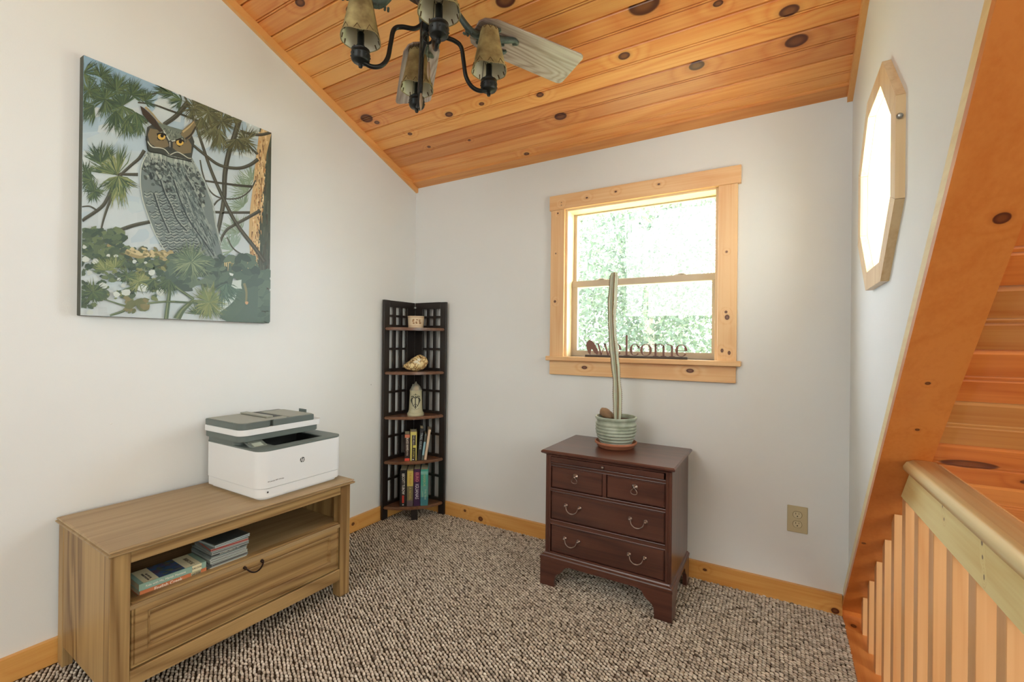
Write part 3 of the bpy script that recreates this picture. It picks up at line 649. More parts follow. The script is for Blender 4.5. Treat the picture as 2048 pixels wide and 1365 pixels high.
# ------------------------------------------------------------------ printer
def rrect(x0, x1, y0, y1, r, n=6, rb=None):
    rb = r if rb is None else rb; out = []
    for cx_, cy_, a, q in ((x1-r, y0+r, -PI/2, r), (x1-r, y1-r, 0, r), (x0+rb, y1-rb, PI/2, rb), (x0+rb, y0+rb, PI, rb)):
        for i in range(n+1): t = a+PI/2*i/n; out.append((cx_+q*math.cos(t), cy_+q*math.sin(t)))
    return out
pr_ = thing('printer', 'white and grey all-in-one laser printer on top of the media cabinet', 'printer', (.28, -1.155, .501))
PW_ = mat('printer_white', srgb(226, 228, 228), .35, bump=.03, bscale=900); PG_ = mat('printer_grey', srgb(98, 108, 104), .45, bump=.03, bscale=900); PGT = mat('printer_grey_top', srgb(150, 152, 138), .4)
PDK = mat('printer_dark', srgb(24, 26, 25), .5)
def pp(name, x0, x1, y0, y1, z0, z1, m, r=.03, bev=.002, rb=.008, par=None):
    bm = BM(); prism(bm, rrect(x0, x1, y0, y1, r, 6, rb), z1-z0, z0=z0)
    if bev:
        ed = [e for e in bm.edges if abs(e.verts[0].co.z-e.verts[1].co.z) < 1e-6]; bmesh.ops.bevel(bm, geom=ed, offset=bev, segments=2, affect='EDGES')
    return obj(name, bm, m, par or pr_, smooth=True, auto=35)
pp('base', .10, .455, -1.33, -.98, .501, .512, PW_, .03, .001)
pp('paper_tray', .092, .468, -1.343, -.967, .511, .5445, PW_, .042, .001)
pp('seam', .094, .4645, -1.3395, -.9705, .5443, .5467, PG_, .04, 0)
PIT = [(.235, -1.250), (.418, -1.255), (.418, -1.035), (.235, -1.035)]
t = fill_with_hole(rrect(.090, .470, -1.345, -.965, .044, 6, .008), PIT, Matrix.Translation((0, 0, .5465)), .142); bd = obj('body', t, PW_, pr_, smooth=True, auto=35)
t = fill_with_hole(rrect(.090, .470, -1.345, -.965, .044, 6, .008), [(.235, -1.250), (.418, -1.255), (.418, -1.035), (.235, -1.035)], Matrix.Translation((0, 0, .6885)), .0065)
obj('deck', t, PG_, pr_)
bm = fill_with_hole([(.2352, -1.2496), (.4178, -1.2545), (.4178, -1.0352), (.2352, -1.0352)], [(.238, -1.247), (.415, -1.251), (.415, -1.038), (.238, -1.038)], Matrix.Translation((0, 0, .655)), .0375)
box(bm, .237, .416, -1.251, -1.037, .650, .656); obj('output_pit', bm, PDK, pr_)
bm = BM(); box(bm, .33, .414, -1.240, -1.045, .6565, .6735, R=None); obj('paper_sheet', bm, mat('pale_paper', srgb(220, 216, 170), .8), pr_)
pp('neck', .095, .232, -1.336, -.985, .6945, .7135, PDK, .01, .001)
pp('neck_side', .094, .30, -1.345, -1.275, .695, .714, PG_, .03, .001)
pp('scanner_base', .092, .352, -1.355, -1.000, .713, .738, PG_, .03, .002)
pp('scanner_band', .090, .360, -1.359, -.988, .738, .7615, PW_, .032, .001)
pp('feeder', .092, .360, -1.358, -1.225, .7615, .787, PG_, .03, .002)
pp('feeder', .092, .360, -1.2235, -1.034, .7615, .787, PG_, .006, .002)
pp('feeder_lid', .098, .352, -1.352, -1.150, .7865, .7885, PGT, .026, .0005)
pp('input_tray', .130, .350, -1.145, -1.037, .7865, .7895, PGT, .006, .0005)
bm = BM(); box(bm, .112, .30, -1.222, -1.150, .7880, .7892); obj('feed_slot', bm, PDK, pr_)
bm = BM(); box(bm, .10, .30, -1.218, -1.19, .7885, .795, .001); obj('feed_guide', bm, PGT, pr_)
bm = BM(); box(bm, .215, .268, -1.012, -1.008, .762, .797, .001, R=None); box(bm, .215, .268, -1.034, -1.008, .762, .765, .001); obj('paper_stop', bm, PG_, pr_)
Mp = Matrix.Translation((.362, -1.297, .7005)) @ Matrix.Rotation(math.radians(20), 4, 'Y')
bm = BM(); box(bm, -.037, .037, -.034, .034, -.004, .004, .002, R=Mp); pan = obj('control_panel', bm, PG_, pr_)
bm = BM(); box(bm, -.030, .030, -.028, .028, .0040, .0046, R=Mp); obj('panel_glass', bm, mat('panel_glass', srgb(120, 128, 120), .1, coat=1), pan)
bm = BM(); box(bm, -.004, .022, -.020, .018, .0046, .0049, R=Mp); obj('screen', bm, mat('lcd_screen', srgb(176, 186, 172), .2), pan)
Mf = lambda y, z, x=.4703: frame((x, y, z), (0, 1, 0), (0, 0, 1), (1, 0, 0))
bm = BM(); lathe(bm, [(.0105, 0), (.0105, .0006), (0, .0006)], 40, Mf(-1.168, .6265)); lg = obj('round_logo', bm, mat('logo_grey', srgb(56, 60, 58), .4), pr_)
lm = mat('logo_white', srgb(232, 234, 234), .4)
Ms = Mf(-1.168, .6265, .4711) @ Matrix.Shear('XZ', 4, (0, 0))
def bars(bm, L_):
    for (x0, y0, x1, y1, w_) in L_:
        d = Vector((x1-x0, y1-y0, 0)); n_ = Vector((-d.y, d.x, 0)).normalized()*w_/2
        prism(bm, [(x0-n_.x, y0-n_.y), (x1-n_.x, y1-n_.y), (x1+n_.x, y1+n_.y), (x0+n_.x, y0+n_.y)], .0003, Ms)
bm = BM(); sl_ = .30
def sb(y0, y1, x): return (x+y0*sl_, y0, x+y1*sl_, y1)
bars(bm, [(*sb(-.0052, .0105, -.0058), .0019), (*sb(-.0052, .0022, -.0016), .0019), (-.0050, .0038, -.0012, .0038, .0017), (-.0013, .0036, -.0006, .0018, .0017),
          (*sb(-.0105, .0045, .0026), .0019), (*sb(-.0038, .0032, .0068), .0019), (.0030, .0040, .0072, .0040, .0017), (.0022, -.0046, .0060, -.0046, .0017)])
obj('logo_letters', bm, lm, lg)
obj('model_lettering', text_bm('HP LaserJet MFP 3101sdw', .0062, Mf(-1.281, .5715), .0002), INK, pr_)
bm = BM(); box(bm, .4675, .4682, -1.315, -1.309, .5285, .5345); obj('tray_mark', bm, INK, pr_)

# ------------------------------------------------------------------ corner shelf
cs = thing('corner_shelf', 'tall black slatted corner shelf with five brown quarter-round shelves', 'shelf', (.03, -.03, 0))
EB = mat('ebony_paint', srgb(36, 29, 26), .35, noise=.15, nscale=40)
SHW = wood('shelf_brown', srgb(126, 88, 62), srgb(92, 58, 40), srgb(56, 32, 22), 'x', rings=14, contrast=.5, rough=.3, coat=.4, rk=.02)
SZ = [1.203, .925, .645, .366, .083]
def L(name, y0, y1, z0, z1, d=0):     # on the left wall
    bm = BM(); box(bm, .0195+d, .0355-d, y0, y1, z0, z1, .0008); obj(name, bm, EB, cs)
def Rr(name, x0, x1, z0, z1, d=0):
    bm = BM(); box(bm, x0, x1, -.0355+d, -.0195-d, z0, z1, .0008); obj(name, bm, EB, cs)
L('post', -.310, -.265, 0, 1.375); Rr('post', .253, .299, 0, 1.373)
L('corner_board', -.108, -.036, .06, 1.335); Rr('corner_board', .036, .102, .06, 1.335)
L('top_board', -.265, -.0358, 1.333, 1.374); Rr('top_board', .036, .253, 1.331, 1.374)
for a, b in ((-.229, -.206), (-.170, -.148)): L('slat', a, b, .066, 1.334, .003)
for a, b in ((.135, .157), (.190, .212)): Rr('slat', a, b, .066, 1.332, .003)
for z in (1.270, 1.060, .786, .505, .235): L('rail', -.265, -.108, z, z+.014, .001); Rr('rail', .102, .253, z, z+.014, .001)
for z in SZ: L('rail', -.265, -.108, z-.008, z+.018, .0005); Rr('rail', .102, .253, z-.008, z+.018, .0005)
for z in SZ:
    pts = [(.036, -.036)]; P0, P1, P2 = Vector((.036, -.302)), Vector((.205, -.205)), Vector((.288, -.036))
    # circle through the three points
    ax_, ay_, bx_, by_, cx_, cy_ = *P0, *P1, *P2
    D = 2*(ax_*(by_-cy_)+bx_*(cy_-ay_)+cx_*(ay_-by_))
    ux = ((ax_**2+ay_**2)*(by_-cy_)+(bx_**2+by_**2)*(cy_-ay_)+(cx_**2+cy_**2)*(ay_-by_))/D
    uy = ((ax_**2+ay_**2)*(cx_-bx_)+(bx_**2+by_**2)*(ax_-cx_)+(cx_**2+cy_**2)*(bx_-ax_))/D
    Rc = math.hypot(ax_-ux, ay_-uy); a0, a1 = math.atan2(ay_-uy, ax_-ux), math.atan2(cy_-uy, cx_-ux)
    arc = [(ux+Rc*math.cos(a0+(a1-a0)*i/24), uy+Rc*math.sin(a0+(a1-a0)*i/24)) for i in range(25)]
    bm = BM(); prism(bm, pts+arc, .018, z0=z-.018)
    ed = [e for e in bm.edges if abs(e.verts[0].co.z-e.verts[1].co.z) < 1e-6 and (e.verts[0].co.xy-pts_c.xy).length > .05] if False else [e for e in bm.edges if abs(e.verts[0].co.z-e.verts[1].co.z) < 1e-6 and min((e.verts[0].co.xy-Vector(pts[0])).length, (e.verts[1].co.xy-Vector(pts[0])).length) > .05]
    bmesh.ops.bevel(bm, geom=ed, offset=.005, segments=3, affect='EDGES')
    obj('shelf_board', bm, SHW, cs, smooth=True, auto=40)
Mfoot = Matrix.Translation((.192, -.192, 0)) @ Matrix.Rotation(-PI/4, 4, 'Z')
bm = BM(); box(bm, -.012, .012, -.020, .020, 0, .0655, .001, R=Mfoot); box(bm, -.165, -.012, -.006, .006, .02, .0655, .001, R=Mfoot); obj('foot', bm, EB, cs)
bm = BM(); box(bm, .034, .046, -.046, -.034, 1.335, 1.348, .001); tube(bm, [(.046+.006*math.cos(a), -.05+.006*math.sin(a), 1.338) for a in [2*PI*i/12 for i in range(12)]], .0015, 6, closed=True); obj('metal_bracket', bm, mat('bracket_steel', srgb(190, 188, 180), .3, metal=.7), cs)

# candle, carved stone, stein
FD = Matrix.Rotation(math.radians(40), 4, 'Z')      # local -y looks out of the corner
cj = thing('candle_jar', 'squat cream candle jar with a printed band on the top shelf', 'candle', (.135, -.135, 1.203))
def cjar(bm, prof, seg=40): lathe(bm, prof, seg, Matrix.Translation((.135, -.135, 1.2031)))
bm = BM(); cjar(bm, [(0, 0), (.047, 0), (.048, .003), (.0485, .012), (.0515, .070), (.0525, .075), (.0500, .075), (.047, .060), (0, .058)]); 
cm_ = mat('candle_glaze', srgb(224, 202, 168), .35, noise=.12, nscale=45)
obj('jar', bm, cm_, cj, smooth=True, auto=40)
bm = BM(); cjar(bm, [(.0486, .010), (.0493, .010), (.0494, .012), (.0488, .012)]); cjar(bm, [(.0516, .066), (.0523, .066), (.0526, .069), (.0516, .069)]); obj('band', bm, mat('candle_band', srgb(168, 130, 96), .4), cj)
dec = mat('faded_brown_print', srgb(176, 136, 98), .5, noise=.2, nscale=90)
bm = BM()
for a in (-1.15, -.75, -.35):
    for k in range(5):
        aa = a+.05*math.cos(k*1.9)-PI/4*0; r_ = .0515; z_ = .040+.012*math.sin(k*2.4+a*7)
        sphere(bm, (.135+r_*math.cos(aa), -.135+r_*math.sin(aa), 1.203+z_), .0055, 8, (1, 1, .7))
obj('printed_flowers', bm, dec, cj, smooth=True)
bm = BM(); cjar(bm, [(.0, .0585), (.045, .0585), (.044, .060), (0, .061)]); tube(bm, [(.135, -.135, 1.262), (.136, -.135, 1.274)], .001, 6); obj('wax_and_wick', bm, mat('wax', srgb(236, 224, 196), .6), cj)

rk = thing('carved_stone', 'painted carved stone of a curled sleeping animal on the second shelf', 'ornament', (.135, -.135, .925))
t = bmesh.new(); bmesh.ops.create_icosphere(t, subdivisions=4, radius=1)
for v in t.verts:
    x, y, z = v.co; hgt = .115*(.50+.5*1/(1+math.exp(-(x+.25)*3.2)))
    zz = (z+1)/2; zz = zz**.9
    v.co = Vector((x*.078*(1-.12*max(0, z)), y*.042*(1-.25*z), zz*hgt))
    v.co += Vector((x, y, z))*.0022*math.sin(9*x+5*z)*math.cos(7*z-3*y)
t.transform(Matrix.Translation((.150, -.150, .9255)) @ FD)
sm = bpy.data.materials.new('painted_stone'); sm.use_nodes = True; nt = sm.node_tree; bsd = nt.nodes['Principled BSDF']; bsd.inputs['Roughness'].default_value = .35
tc = nt.nodes.new('ShaderNodeTexCoord'); vo = nt.nodes.new('ShaderNodeTexVoronoi'); vo.feature = 'DISTANCE_TO_EDGE'; vo.inputs['Scale'].default_value = 38; nz = nt.nodes.new('ShaderNodeTexNoise'); nz.inputs['Scale'].default_value = 22
ad = nt.nodes.new('ShaderNodeVectorMath'); ad.operation = 'MULTIPLY_ADD'; nt.links.new(nz.outputs['Color'], ad.inputs[0]); ad.inputs[1].default_value = (.05, .05, .05); nt.links.new(tc.outputs['Object'], ad.inputs[2]); nt.links.new(tc.outputs['Object'], nz.inputs['Vector']); nt.links.new(ad.outputs[0], vo.inputs['Vector'])
cr = nt.nodes.new('ShaderNodeValToRGB'); cr.color_ramp.elements[0].color = srgb(70, 46, 26); cr.color_ramp.elements[1].color = srgb(226, 204, 150); cr.color_ramp.elements[1].position = .12
e = cr.color_ramp.elements.new(.045); e.color = srgb(176, 136, 80); nt.links.new(vo.outputs['Distance'], cr.inputs[0]); nt.links.new(cr.outputs[0], bsd.inputs['Base Color'])
obj('stone', t, sm, rk, smooth=True)
bm = BM(); Mr = Matrix.Translation((.150, -.150, .9255)) @ FD
dk = mat('carved_line', srgb(64, 42, 24), .6)
tube(bm, [(.012+.032*math.cos(a), -.030-.006*math.sin(a), .066+.036*math.sin(a)) for a in [i*.25+2.6 for i in range(20)]], .0012, 6, Mx=Mr)
tube(bm, [(-.055, -.026, .020), (-.035, -.038, .034), (-.012, -.041, .030), (.004, -.041, .014)], .0012, 6, Mx=Mr, smooth=4)
tube(bm, [(-.04, -.031, .05), (-.02, -.038, .058), (.0, -.04, .05)], .0012, 6, Mx=Mr, smooth=4)
obj('carved_lines', bm, dk, rk)
bm = BM(); sphere(bm, (.004, -.040, .062), .012, 12, (1.3, .35, .8), Mx=Mr); sphere(bm, (.022, -.037, .075), .010, 12, (1.2, .4, 1), Mx=Mr); sphere(bm, (.020, -.0385, .052), .009, 12, (1.2, .35, .7), Mx=Mr); obj('face', bm, mat('stone_white', srgb(232, 222, 196), .4), rk, smooth=True)

st = thing('beer_stein', 'grey stoneware beer stein with a dark eagle crest and pewter lid', 'stein', (.150, -.145, .645))
Ms_ = Matrix.Translation((.150, -.145, .6452)) @ FD
STW = mat('stoneware', srgb(186, 182, 150), .45, noise=.1, nscale=60, bump=.2, bscale=160); PEW = mat('pewter', srgb(176, 176, 160), .28, metal=.55)
bm = BM(); lathe(bm, [(0, 0), (.052, 0), (.053, .004), (.051, .016), (.047, .019), (.0455, .026), (.0425, .034), (.0395, .10), (.0375, .150), (.0385, .152), (.0385, .158), (0, .158)], 40, Ms_); obj('body', bm, STW, st, smooth=True, auto=40)
bm = BM(); lathe(bm, [(.0375, .158), (.0385, .160), (.036, .166), (.031, .172), (.029, .180), (.022, .190), (.014, .197), (.008, .202), (.005, .206), (.0035, .212), (0, .216)], 32, Ms_)
tube(bm, [(0, .036, .160), (0, .052, .158), (0, .050, .150)], .003, 8, Mx=Ms_); sphere(bm, (-.018, .0, .192), .006, 10, Mx=Ms_); obj('lid', bm, PEW, st, smooth=True, auto=40)
bm = BM(); tube(bm, [(0, .038, .135), (0, .062, .130), (0, .070, .10), (0, .062, .06), (0, .042, .05)], .0055, 10, Mx=Ms_, smooth=5); obj('handle', bm, STW, st, smooth=True)
bm = BM()
def onst(x, z, r=.0012): return (x, -math.sqrt(max(1e-6, (.0425-(z-.034)*.043)**2-x*x))-.0003, z)
def stroke(pts, r): tube(bm, [onst(*p) for p in pts], r*1.35, 5, Mx=Ms_)
for s in (-1, 1):
    stroke([(s*.004, .112), (s*.012, .122), (s*.022, .124), (s*.026, .118)], .0020)
    for k in range(7): 
        a = k/6; stroke([(s*(.008+.014*min(1, a*1.2)), .118-.018*a*.3), (s*(.024-.004*a*a), .112-.030*a), (s*(.030-.018*a), .094-.036*a)], .0013)
    stroke([(s*.003, .075), (s*.012, .066), (s*.010, .060)], .0012); stroke([(s*.006, .128), (s*.012, .133), (s*.016, .129)], .0009)
    stroke([(0, .066), (s*.007, .052)], .0012)
stroke([(0, .140), (0, .130)], .0012); stroke([(-.006, .134), (0, .138), (.006, .134)], .0012); stroke([(0, .126), (.002, .120), (-.001, .112), (0, .07), (0, .046)], .0022)
obj('eagle_crest', bm, mat('crest_dark', srgb(52, 54, 44), .5), st)
bm = BM(); lathe(bm, [(.0412, .060), (.0414, .061)], 32, Ms_) if False else None
for k in range(9):
    a = -PI/2+(k-4)*.14; tube(bm, [(.0432*math.cos(a), .0432*math.sin(a), .036+.002*abs(k-4)), (.0432*math.cos(a), .0432*math.sin(a), .041+.002*abs(k-4))], .0008, 5, Mx=Ms_)
obj('script_band', bm, mat('crest_dark2', srgb(96, 94, 74), .5), st)

# standing books
def stand_book(label, t, d, h, cover, Mx, deco=None, page_top=True, group=None, name='book'):
    o = thing(name, label, 'book', Mx.translation, 0, group); o.rotation_euler = Mx.to_euler(); PW[o.name] = Matrix.Identity(4)   # local modelling
    o_m = mat('book_cover', cover, .4)
    bm = BM(); box(bm, -t/2+.0015, t/2-.0015, .0015, d-.002, .001, h-.003); obj('pages', bm, PAGE, o)
    bm = BM(); box(bm, -t/2, -t/2+.0015, 0, d, 0, h); box(bm, t/2-.0015, t/2, 0, d, 0, h); box(bm, -t/2, t/2, -.0012, .0015, 0, h, .0006); obj('cover', bm, o_m, o)
    def band(z0, z1, col, x0=None, x1=None, nm='spine_panel', e=.0004):
        bm = BM(); box(bm, -t/2 if x0 is None else x0, t/2 if x1 is None else x1, -.0013-e, -.0011, z0, z1); obj(nm, bm, mat('print', srgb(*col), .45), o)
    def txt(s, zc, size, col, sx=1, xo=0, bold=0, e=.0004):
        obj('spine_lettering', text_bm(s, size, frame((xo, -.0014-e, zc), (0, 0, -1), (1, 0, 0), (0, -1, 0)), .0002, bold=bold, sx=sx), mat('print', srgb(*col), .5), o)
    if deco: deco(band, txt)
    return o
def place_row(cx_, cy_, z, rz, items):
    tot = sum(i[1] for i in items)+.0035*(len(items)-1); x = -tot/2; Rz = Matrix.Rotation(rz, 4, 'Z')
    for lab, t, d, h, col, deco, tilt in items:
        p = Vector((cx_, cy_, z))+Rz @ Vector((x+t/2, 0, 0))
        Mx = Matrix.Translation(p) @ Rz @ Matrix.Rotation(tilt, 4, 'Y')
        if tilt: Mx = Matrix.Translation((0, 0, abs(math.sin(tilt))*t/2)) @ Mx
        stand_book(lab, t, d, h, srgb(*col), Mx, deco); x += t+.0035
def d_black(b, x):
    b(.192, .206, (170, 168, 160), -.008, .008); x('SCOTT TUROW', .135, .023, (214, 212, 204), sx=.72, bold=.0004); b(.022, .068, (206, 66, 50), -.006, .006); x('IDENTICAL', .045, .011, (120, 30, 26), sx=.7, e=.0008); b(.006, .014, (190, 188, 180), -.004, .004)
def d_yel(b, x): b(0, .125, (120, 112, 82)); b(.125, .22, (208, 186, 96)); x('THE VALLEY', .172, .017, (178, 120, 50), sx=.8, e=.0008); x('A NOVEL', .078, .019, (196, 182, 96), sx=1.0, e=.0008); b(0, .035, (96, 82, 86), e=.0006)
def d_pur(b, x): b(.150, .212, (112, 40, 78)); x('ELRO', .180, .024, (206, 132, 140), sx=1.05, e=.0008, bold=.0003); x('IGUANAS', .090, .030, (214, 206, 218), sx=.75, bold=.0003)
def d_teal(b, x): b(0, .055, (62, 128, 138)); b(.055, .125, (96, 160, 148)); b(.195, .215, (120, 186, 174)); x('HARBOR', .160, .022, (170, 190, 130), sx=.9, e=.0008); x('THE TIDE', .070, .014, (186, 214, 190), sx=1.1, xo=.006, e=.0008); x('A NOVEL', .070, .009, (186, 214, 190), xo=-.010, e=.0008)
place_row(.186, -.192, .0832, math.radians(39), [
    ('black hardback with white letters and red block, leftmost on the bottom shelf', .041, .128, .226, (24, 24, 24), d_black, 0),
    ('yellow and grey hardback, second from left on the bottom shelf', .037, .130, .228, (150, 138, 84), d_yel, 0),
    ('dark purple hardback with large pale letters on the bottom shelf', .039, .130, .230, (58, 30, 70), d_pur, 0),
    ('teal green hardback, rightmost on the bottom shelf', .045, .125, .228, (70, 160, 144), d_teal, 0)])
def u1(b, x): b(.145, .165, (206, 120, 86)); x('BLACK HAWK', .105, .019, (214, 206, 190), sx=.65, bold=.0004); x('RIVER', .048, .013, (214, 206, 190)); b(0, .016, (210, 74, 54))
def u2(b, x): b(.0, .16, (44, 36, 26), -.010, .013); x('THE HILLS', .130, .014, (214, 206, 190), e=.0008); b(.080, .096, (206, 196, 92), -.004, .013, e=.0007); x('A STORY', .045, .014, (206, 196, 92), e=.0008); b(.004, .010, (220, 214, 200), -.006, .004, e=.0007)
def u3(b, x): x('TRAIL GUIDE', .12, .018, (150, 164, 168), bold=.0003)
def u4(b, x): b(.03, .115, (140, 178, 188)); b(.115, .15, (70, 74, 64))
place_row(.186, -.180, .3662, math.radians(44), [
    ('thin dark paperback with a red foot, leftmost on the fourth shelf', .030, .110, .168, (46, 26, 22), u1, 0),
    ('yellow paperback with a black spine panel on the fourth shelf', .040, .110, .180, (204, 192, 104), u2, 0),
    ('tall black paperback with grey letters, leaning on the fourth shelf', .022, .118, .200, (32, 34, 34), u3, math.radians(5)),
    ('slim pale blue booklet between the black and cream books', .013, .105, .165, (84, 92, 86), u4, math.radians(7)),
    ('slim cream paperback leaning at the right end of the fourth shelf', .015, .120, .192, (212, 188, 160), None, math.radians(8))])

# ------------------------------------------------------------------ chest of drawers
CHC = ((92, 54, 42), (58, 30, 24), (34, 16, 14))
def chm(ax, k=1): return wood('mahogany_'+ax, jit(srgb(*CHC[0]), k), jit(srgb(*CHC[1]), k), jit(srgb(*CHC[2]), k), ax, rings=9, contrast=.6, rough=.32, coat=.45, rk=0, bump=.04)
HX, HY, HZ = chm('x'), chm('y'), chm('z')
ch = thing('chest_of_drawers', 'small dark mahogany chest of drawers with bracket feet below the window', 'dresser', (1.505, -.25, 0))
def hp(name, dims, m, bev=.0012, par=None):
    bm = BM(); box(bm, *dims, bev); return obj(name, bm, m, par or ch)
bm = BM(); rounded_top(bm, 1.207, 1.803, -.456, -.046, .622, [(.020, .597), (.017, .601), (.010, .605), (.003, .608), (.0, .611), (.0, .617), (.003, .6195), (.006, .622)]); obj('tabletop', bm, chm('x', .95), ch)
hp('side_panel', (1.222, 1.236, -.432, -.062, .145, .600), HZ); hp('side_panel', (1.774, 1.788, -.432, -.062, .145, .600), HZ)
hp('back_panel', (1.23, 1.78, -.070, -.062, .145, .600), HX)
for x0, x1 in ((1.224, 1.2475), (1.7625, 1.786)):
    bm = BM(); box(bm, x0, x1, -.4335, -.41, .148, .598, .0015)
    for q in range(2): tube(bm, [(x0+.008+.008*q, -.4335, .150), (x0+.008+.008*q, -.4335, .596)], .0028, 8)
    obj('corner_post', bm, HZ, ch)
def hrail(z0, z1, bead=True, x0=1.2475, x1=1.7625):
    bm = BM(); box(bm, x0, x1, -.4315, -.40, z0, z1, .0006)
    if bead:
        for z in (z0+.0022, z1-.0022): tube(bm, [(x0, -.4322, z), (x1, -.4322, z)], .0022, 8)
    obj('rail', bm, HX, ch)
hrail(.592, .598, False); hrail(.548, .565); hrail(.431, .447); hrail(.279, .302); hrail(.145, .151, False)
bm = BM(); box(bm, 1.4965, 1.5125, -.4315, -.40, .447, .548); obj('divider', bm, HZ, ch)
sl = hp('pull_out_slide', (1.2485, 1.7555, -.4345, -.08, .5665, .5905), HX)
PUL = mat('aged_pewter_pull', srgb(150, 132, 122), .3, metal=.9)
bm = BM(); sphere(bm, (1.4985, -.441, .578), .007, 14); tube(bm, [(1.4985, -.434, .578), (1.4985, -.441, .578)], .003, 8); obj('knob', bm, PUL, sl, smooth=True)
def drawer(x0, x1, z0, z1):
    bm = BM(); box(bm, x0+.0025, x1-.0025, -.4270, -.41, z0+.002, z1-.002, .001); box(bm, x0+.0055, x1-.0055, -.4310, -.42, z0+.005, z1-.005, .002); box(bm, x0+.01, x1-.01, -.415, -.09, z0+.005, z1-.006)
    return obj('drawer', bm, HX, ch)
def bail(x, z, d, w=.033):
    bm = BM()
    for s in (-1, 1):
        lathe(bm, [(.0095, 0), (.0085, .0025), (.004, .004), (.003, .009), (0, .009)], 14, frame((x+s*w, -.4315, z), (1, 0, 0), (0, 0, 1), (0, -1, 0))); sphere(bm, (x+s*w, -.4425, z), .0058, 12)
    y = -.4425
    tube(bm, [(x-w+.004, y, z), (x-w+.007, y-.003, z-.012), (x-w+.012, y-.005, z-.020), (x-.010, y-.006, z-.027), (x, y-.006, z-.0285), (x+.010, y-.006, z-.027), (x+w-.012, y-.005, z-.020), (x+w-.007, y-.003, z-.012), (x+w-.004, y, z)], [.0018, .0018, .0022, .0024, .0034, .0024, .0022, .0018, .0018], 8, smooth=4)
    obj('bail_pull', bm, PUL, d, smooth=True)
def drop(x, z, d):
    bm = BM(); lathe(bm, [(.0135, 0), (.0125, .002), (.006, .004), (.004, .009), (0, .009)], 18, frame((x, -.4315, z), (1, 0, 0), (0, 0, 1), (0, -1, 0))); sphere(bm, (x, -.4425, z-.001), .006, 12)
    pts = [(x+.0125*math.sin(a)*(1-.35*math.cos(a)), -.4455, z-.0155+.0125*math.cos(a)) for a in [2*PI*i/24 for i in range(24)]]
    tube(bm, pts, .0018, 7, closed=True); obj('drop_pull', bm, PUL, d, smooth=True)
d = drawer(1.2475, 1.4965, .447, .548); drop(1.369, .516, d)
d = drawer(1.5125, 1.7625, .447, .548); drop(1.637, .515, d)
d = drawer(1.2475, 1.7625, .302, .431); bail(1.3575, .3785, d); bail(1.651, .3785, d)
d = drawer(1.2475, 1.7625, .151, .279); bail(1.3535, .2275, d); bail(1.648, .2275, d)
# plinth: moulding and bracket feet
bm = BM(); rounded_top(bm, 1.2035, 1.7965, -.4515, -.050, .15, [(.004, .116), (.0, .118), (.0, .128), (.004, .131), (.006, .136), (.013, .141), (.016, .146), (.020, .147)]); obj('base_moulding', bm, HX, ch)
def bracket(w_, n_=6):
    f = [(0, 0), (.071, 0), (.070, .018), (.073, .045), (.082, .058), (.098, .068), (.112, .082), (.122, .098), (.140, .106)]
    return f+[(w_-x, z) for x, z in f[::-1]]+[(w_, .118), (0, .118)]
bm = BM(); prism(bm, bracket(.589), .018, frame((1.2055, -.4315, 0), (1, 0, 0), (0, 0, 1), (0, -1, 0)), .0008); obj('bracket_feet_front', bm, HX, ch)
sd_ = [(x*.8786, z) for x, z in bracket(.43)]
for x in (1.2235, 1.7945):
    bm = BM(); prism(bm, sd_, .018, frame((x, -.0535, 0), (0, -1, 0), (0, 0, 1), (-1, 0, 0)), .0008); obj('bracket_feet_side', bm, HY, ch)

# ------------------------------------------------------------------ saucer, pot, cactus, rock
sc = thing('plant_saucer', 'terracotta saucer under the plant pot on the dark chest', 'saucer', (1.483, -.21, .622))
Mq = Matrix.Translation((1.483, -.21, .6222))
TER = mat('terracotta', srgb(178, 116, 86), .7, noise=.1, nscale=60)
bm = BM(); lathe(bm, [(0, 0), (.078, 0), (.084, .004), (.094, .019), (.0985, .021), (.099, .028), (.094, .030), (.088, .024), (.076, .008), (0, .008)], 48, Mq); obj('dish', bm, TER, sc, smooth=True, auto=40)
pot = thing('potted_cactus', 'tall thin ribbed cactus in a ribbed grey-green glazed pot', 'plant', (1.483, -.21, .6305))
GLZ = bpy.data.materials.new('celadon_glaze'); GLZ.use_nodes = True; nt = GLZ.node_tree; bs_ = nt.nodes['Principled BSDF']; bs_.inputs['Roughness'].default_value = .42
tc = nt.nodes.new('ShaderNodeTexCoord'); nz = nt.nodes.new('ShaderNodeTexNoise'); nz.inputs['Scale'].default_value = 18; nz.inputs['Detail'].default_value = 5; nt.links.new(tc.outputs['Object'], nz.inputs['Vector'])
cr = nt.nodes.new('ShaderNodeValToRGB'); cr.color_ramp.elements[0].color = srgb(136, 146, 124); cr.color_ramp.elements[0].position = .3; cr.color_ramp.elements[1].color = srgb(180, 190, 174); cr.color_ramp.elements[1].position = .62; nt.links.new(nz.outputs['Fac'], cr.inputs[0]); nt.links.new(cr.outputs[0], bs_.inputs['Base Color'])
Mo = Matrix.Translation((1.483, -.21, .6305))
prof = [(0, 0), (.062, 0), (.066, .005)]
for k in range(7):
    z0_ = .008+k*.0145; rb = .067+.0275*math.sin(min(1, (k+.9)/5.2)*PI/2)
    prof += [(rb-.0022, z0_), (rb+.0016, z0_+.0075), (rb+.0022, z0_+.0105), (rb-.0012, z0_+.0140)]
prof += [(.0905, .112), (.0895, .120), (.096, .126), (.0985, .131), (.097, .138), (.090, .139), (.086, .132), (.086, .118), (0, .116)]
bm = BM(); lathe(bm, prof, 56, Mo, cap=False); pt = obj('pot', bm, GLZ, pot, smooth=True, auto=60)
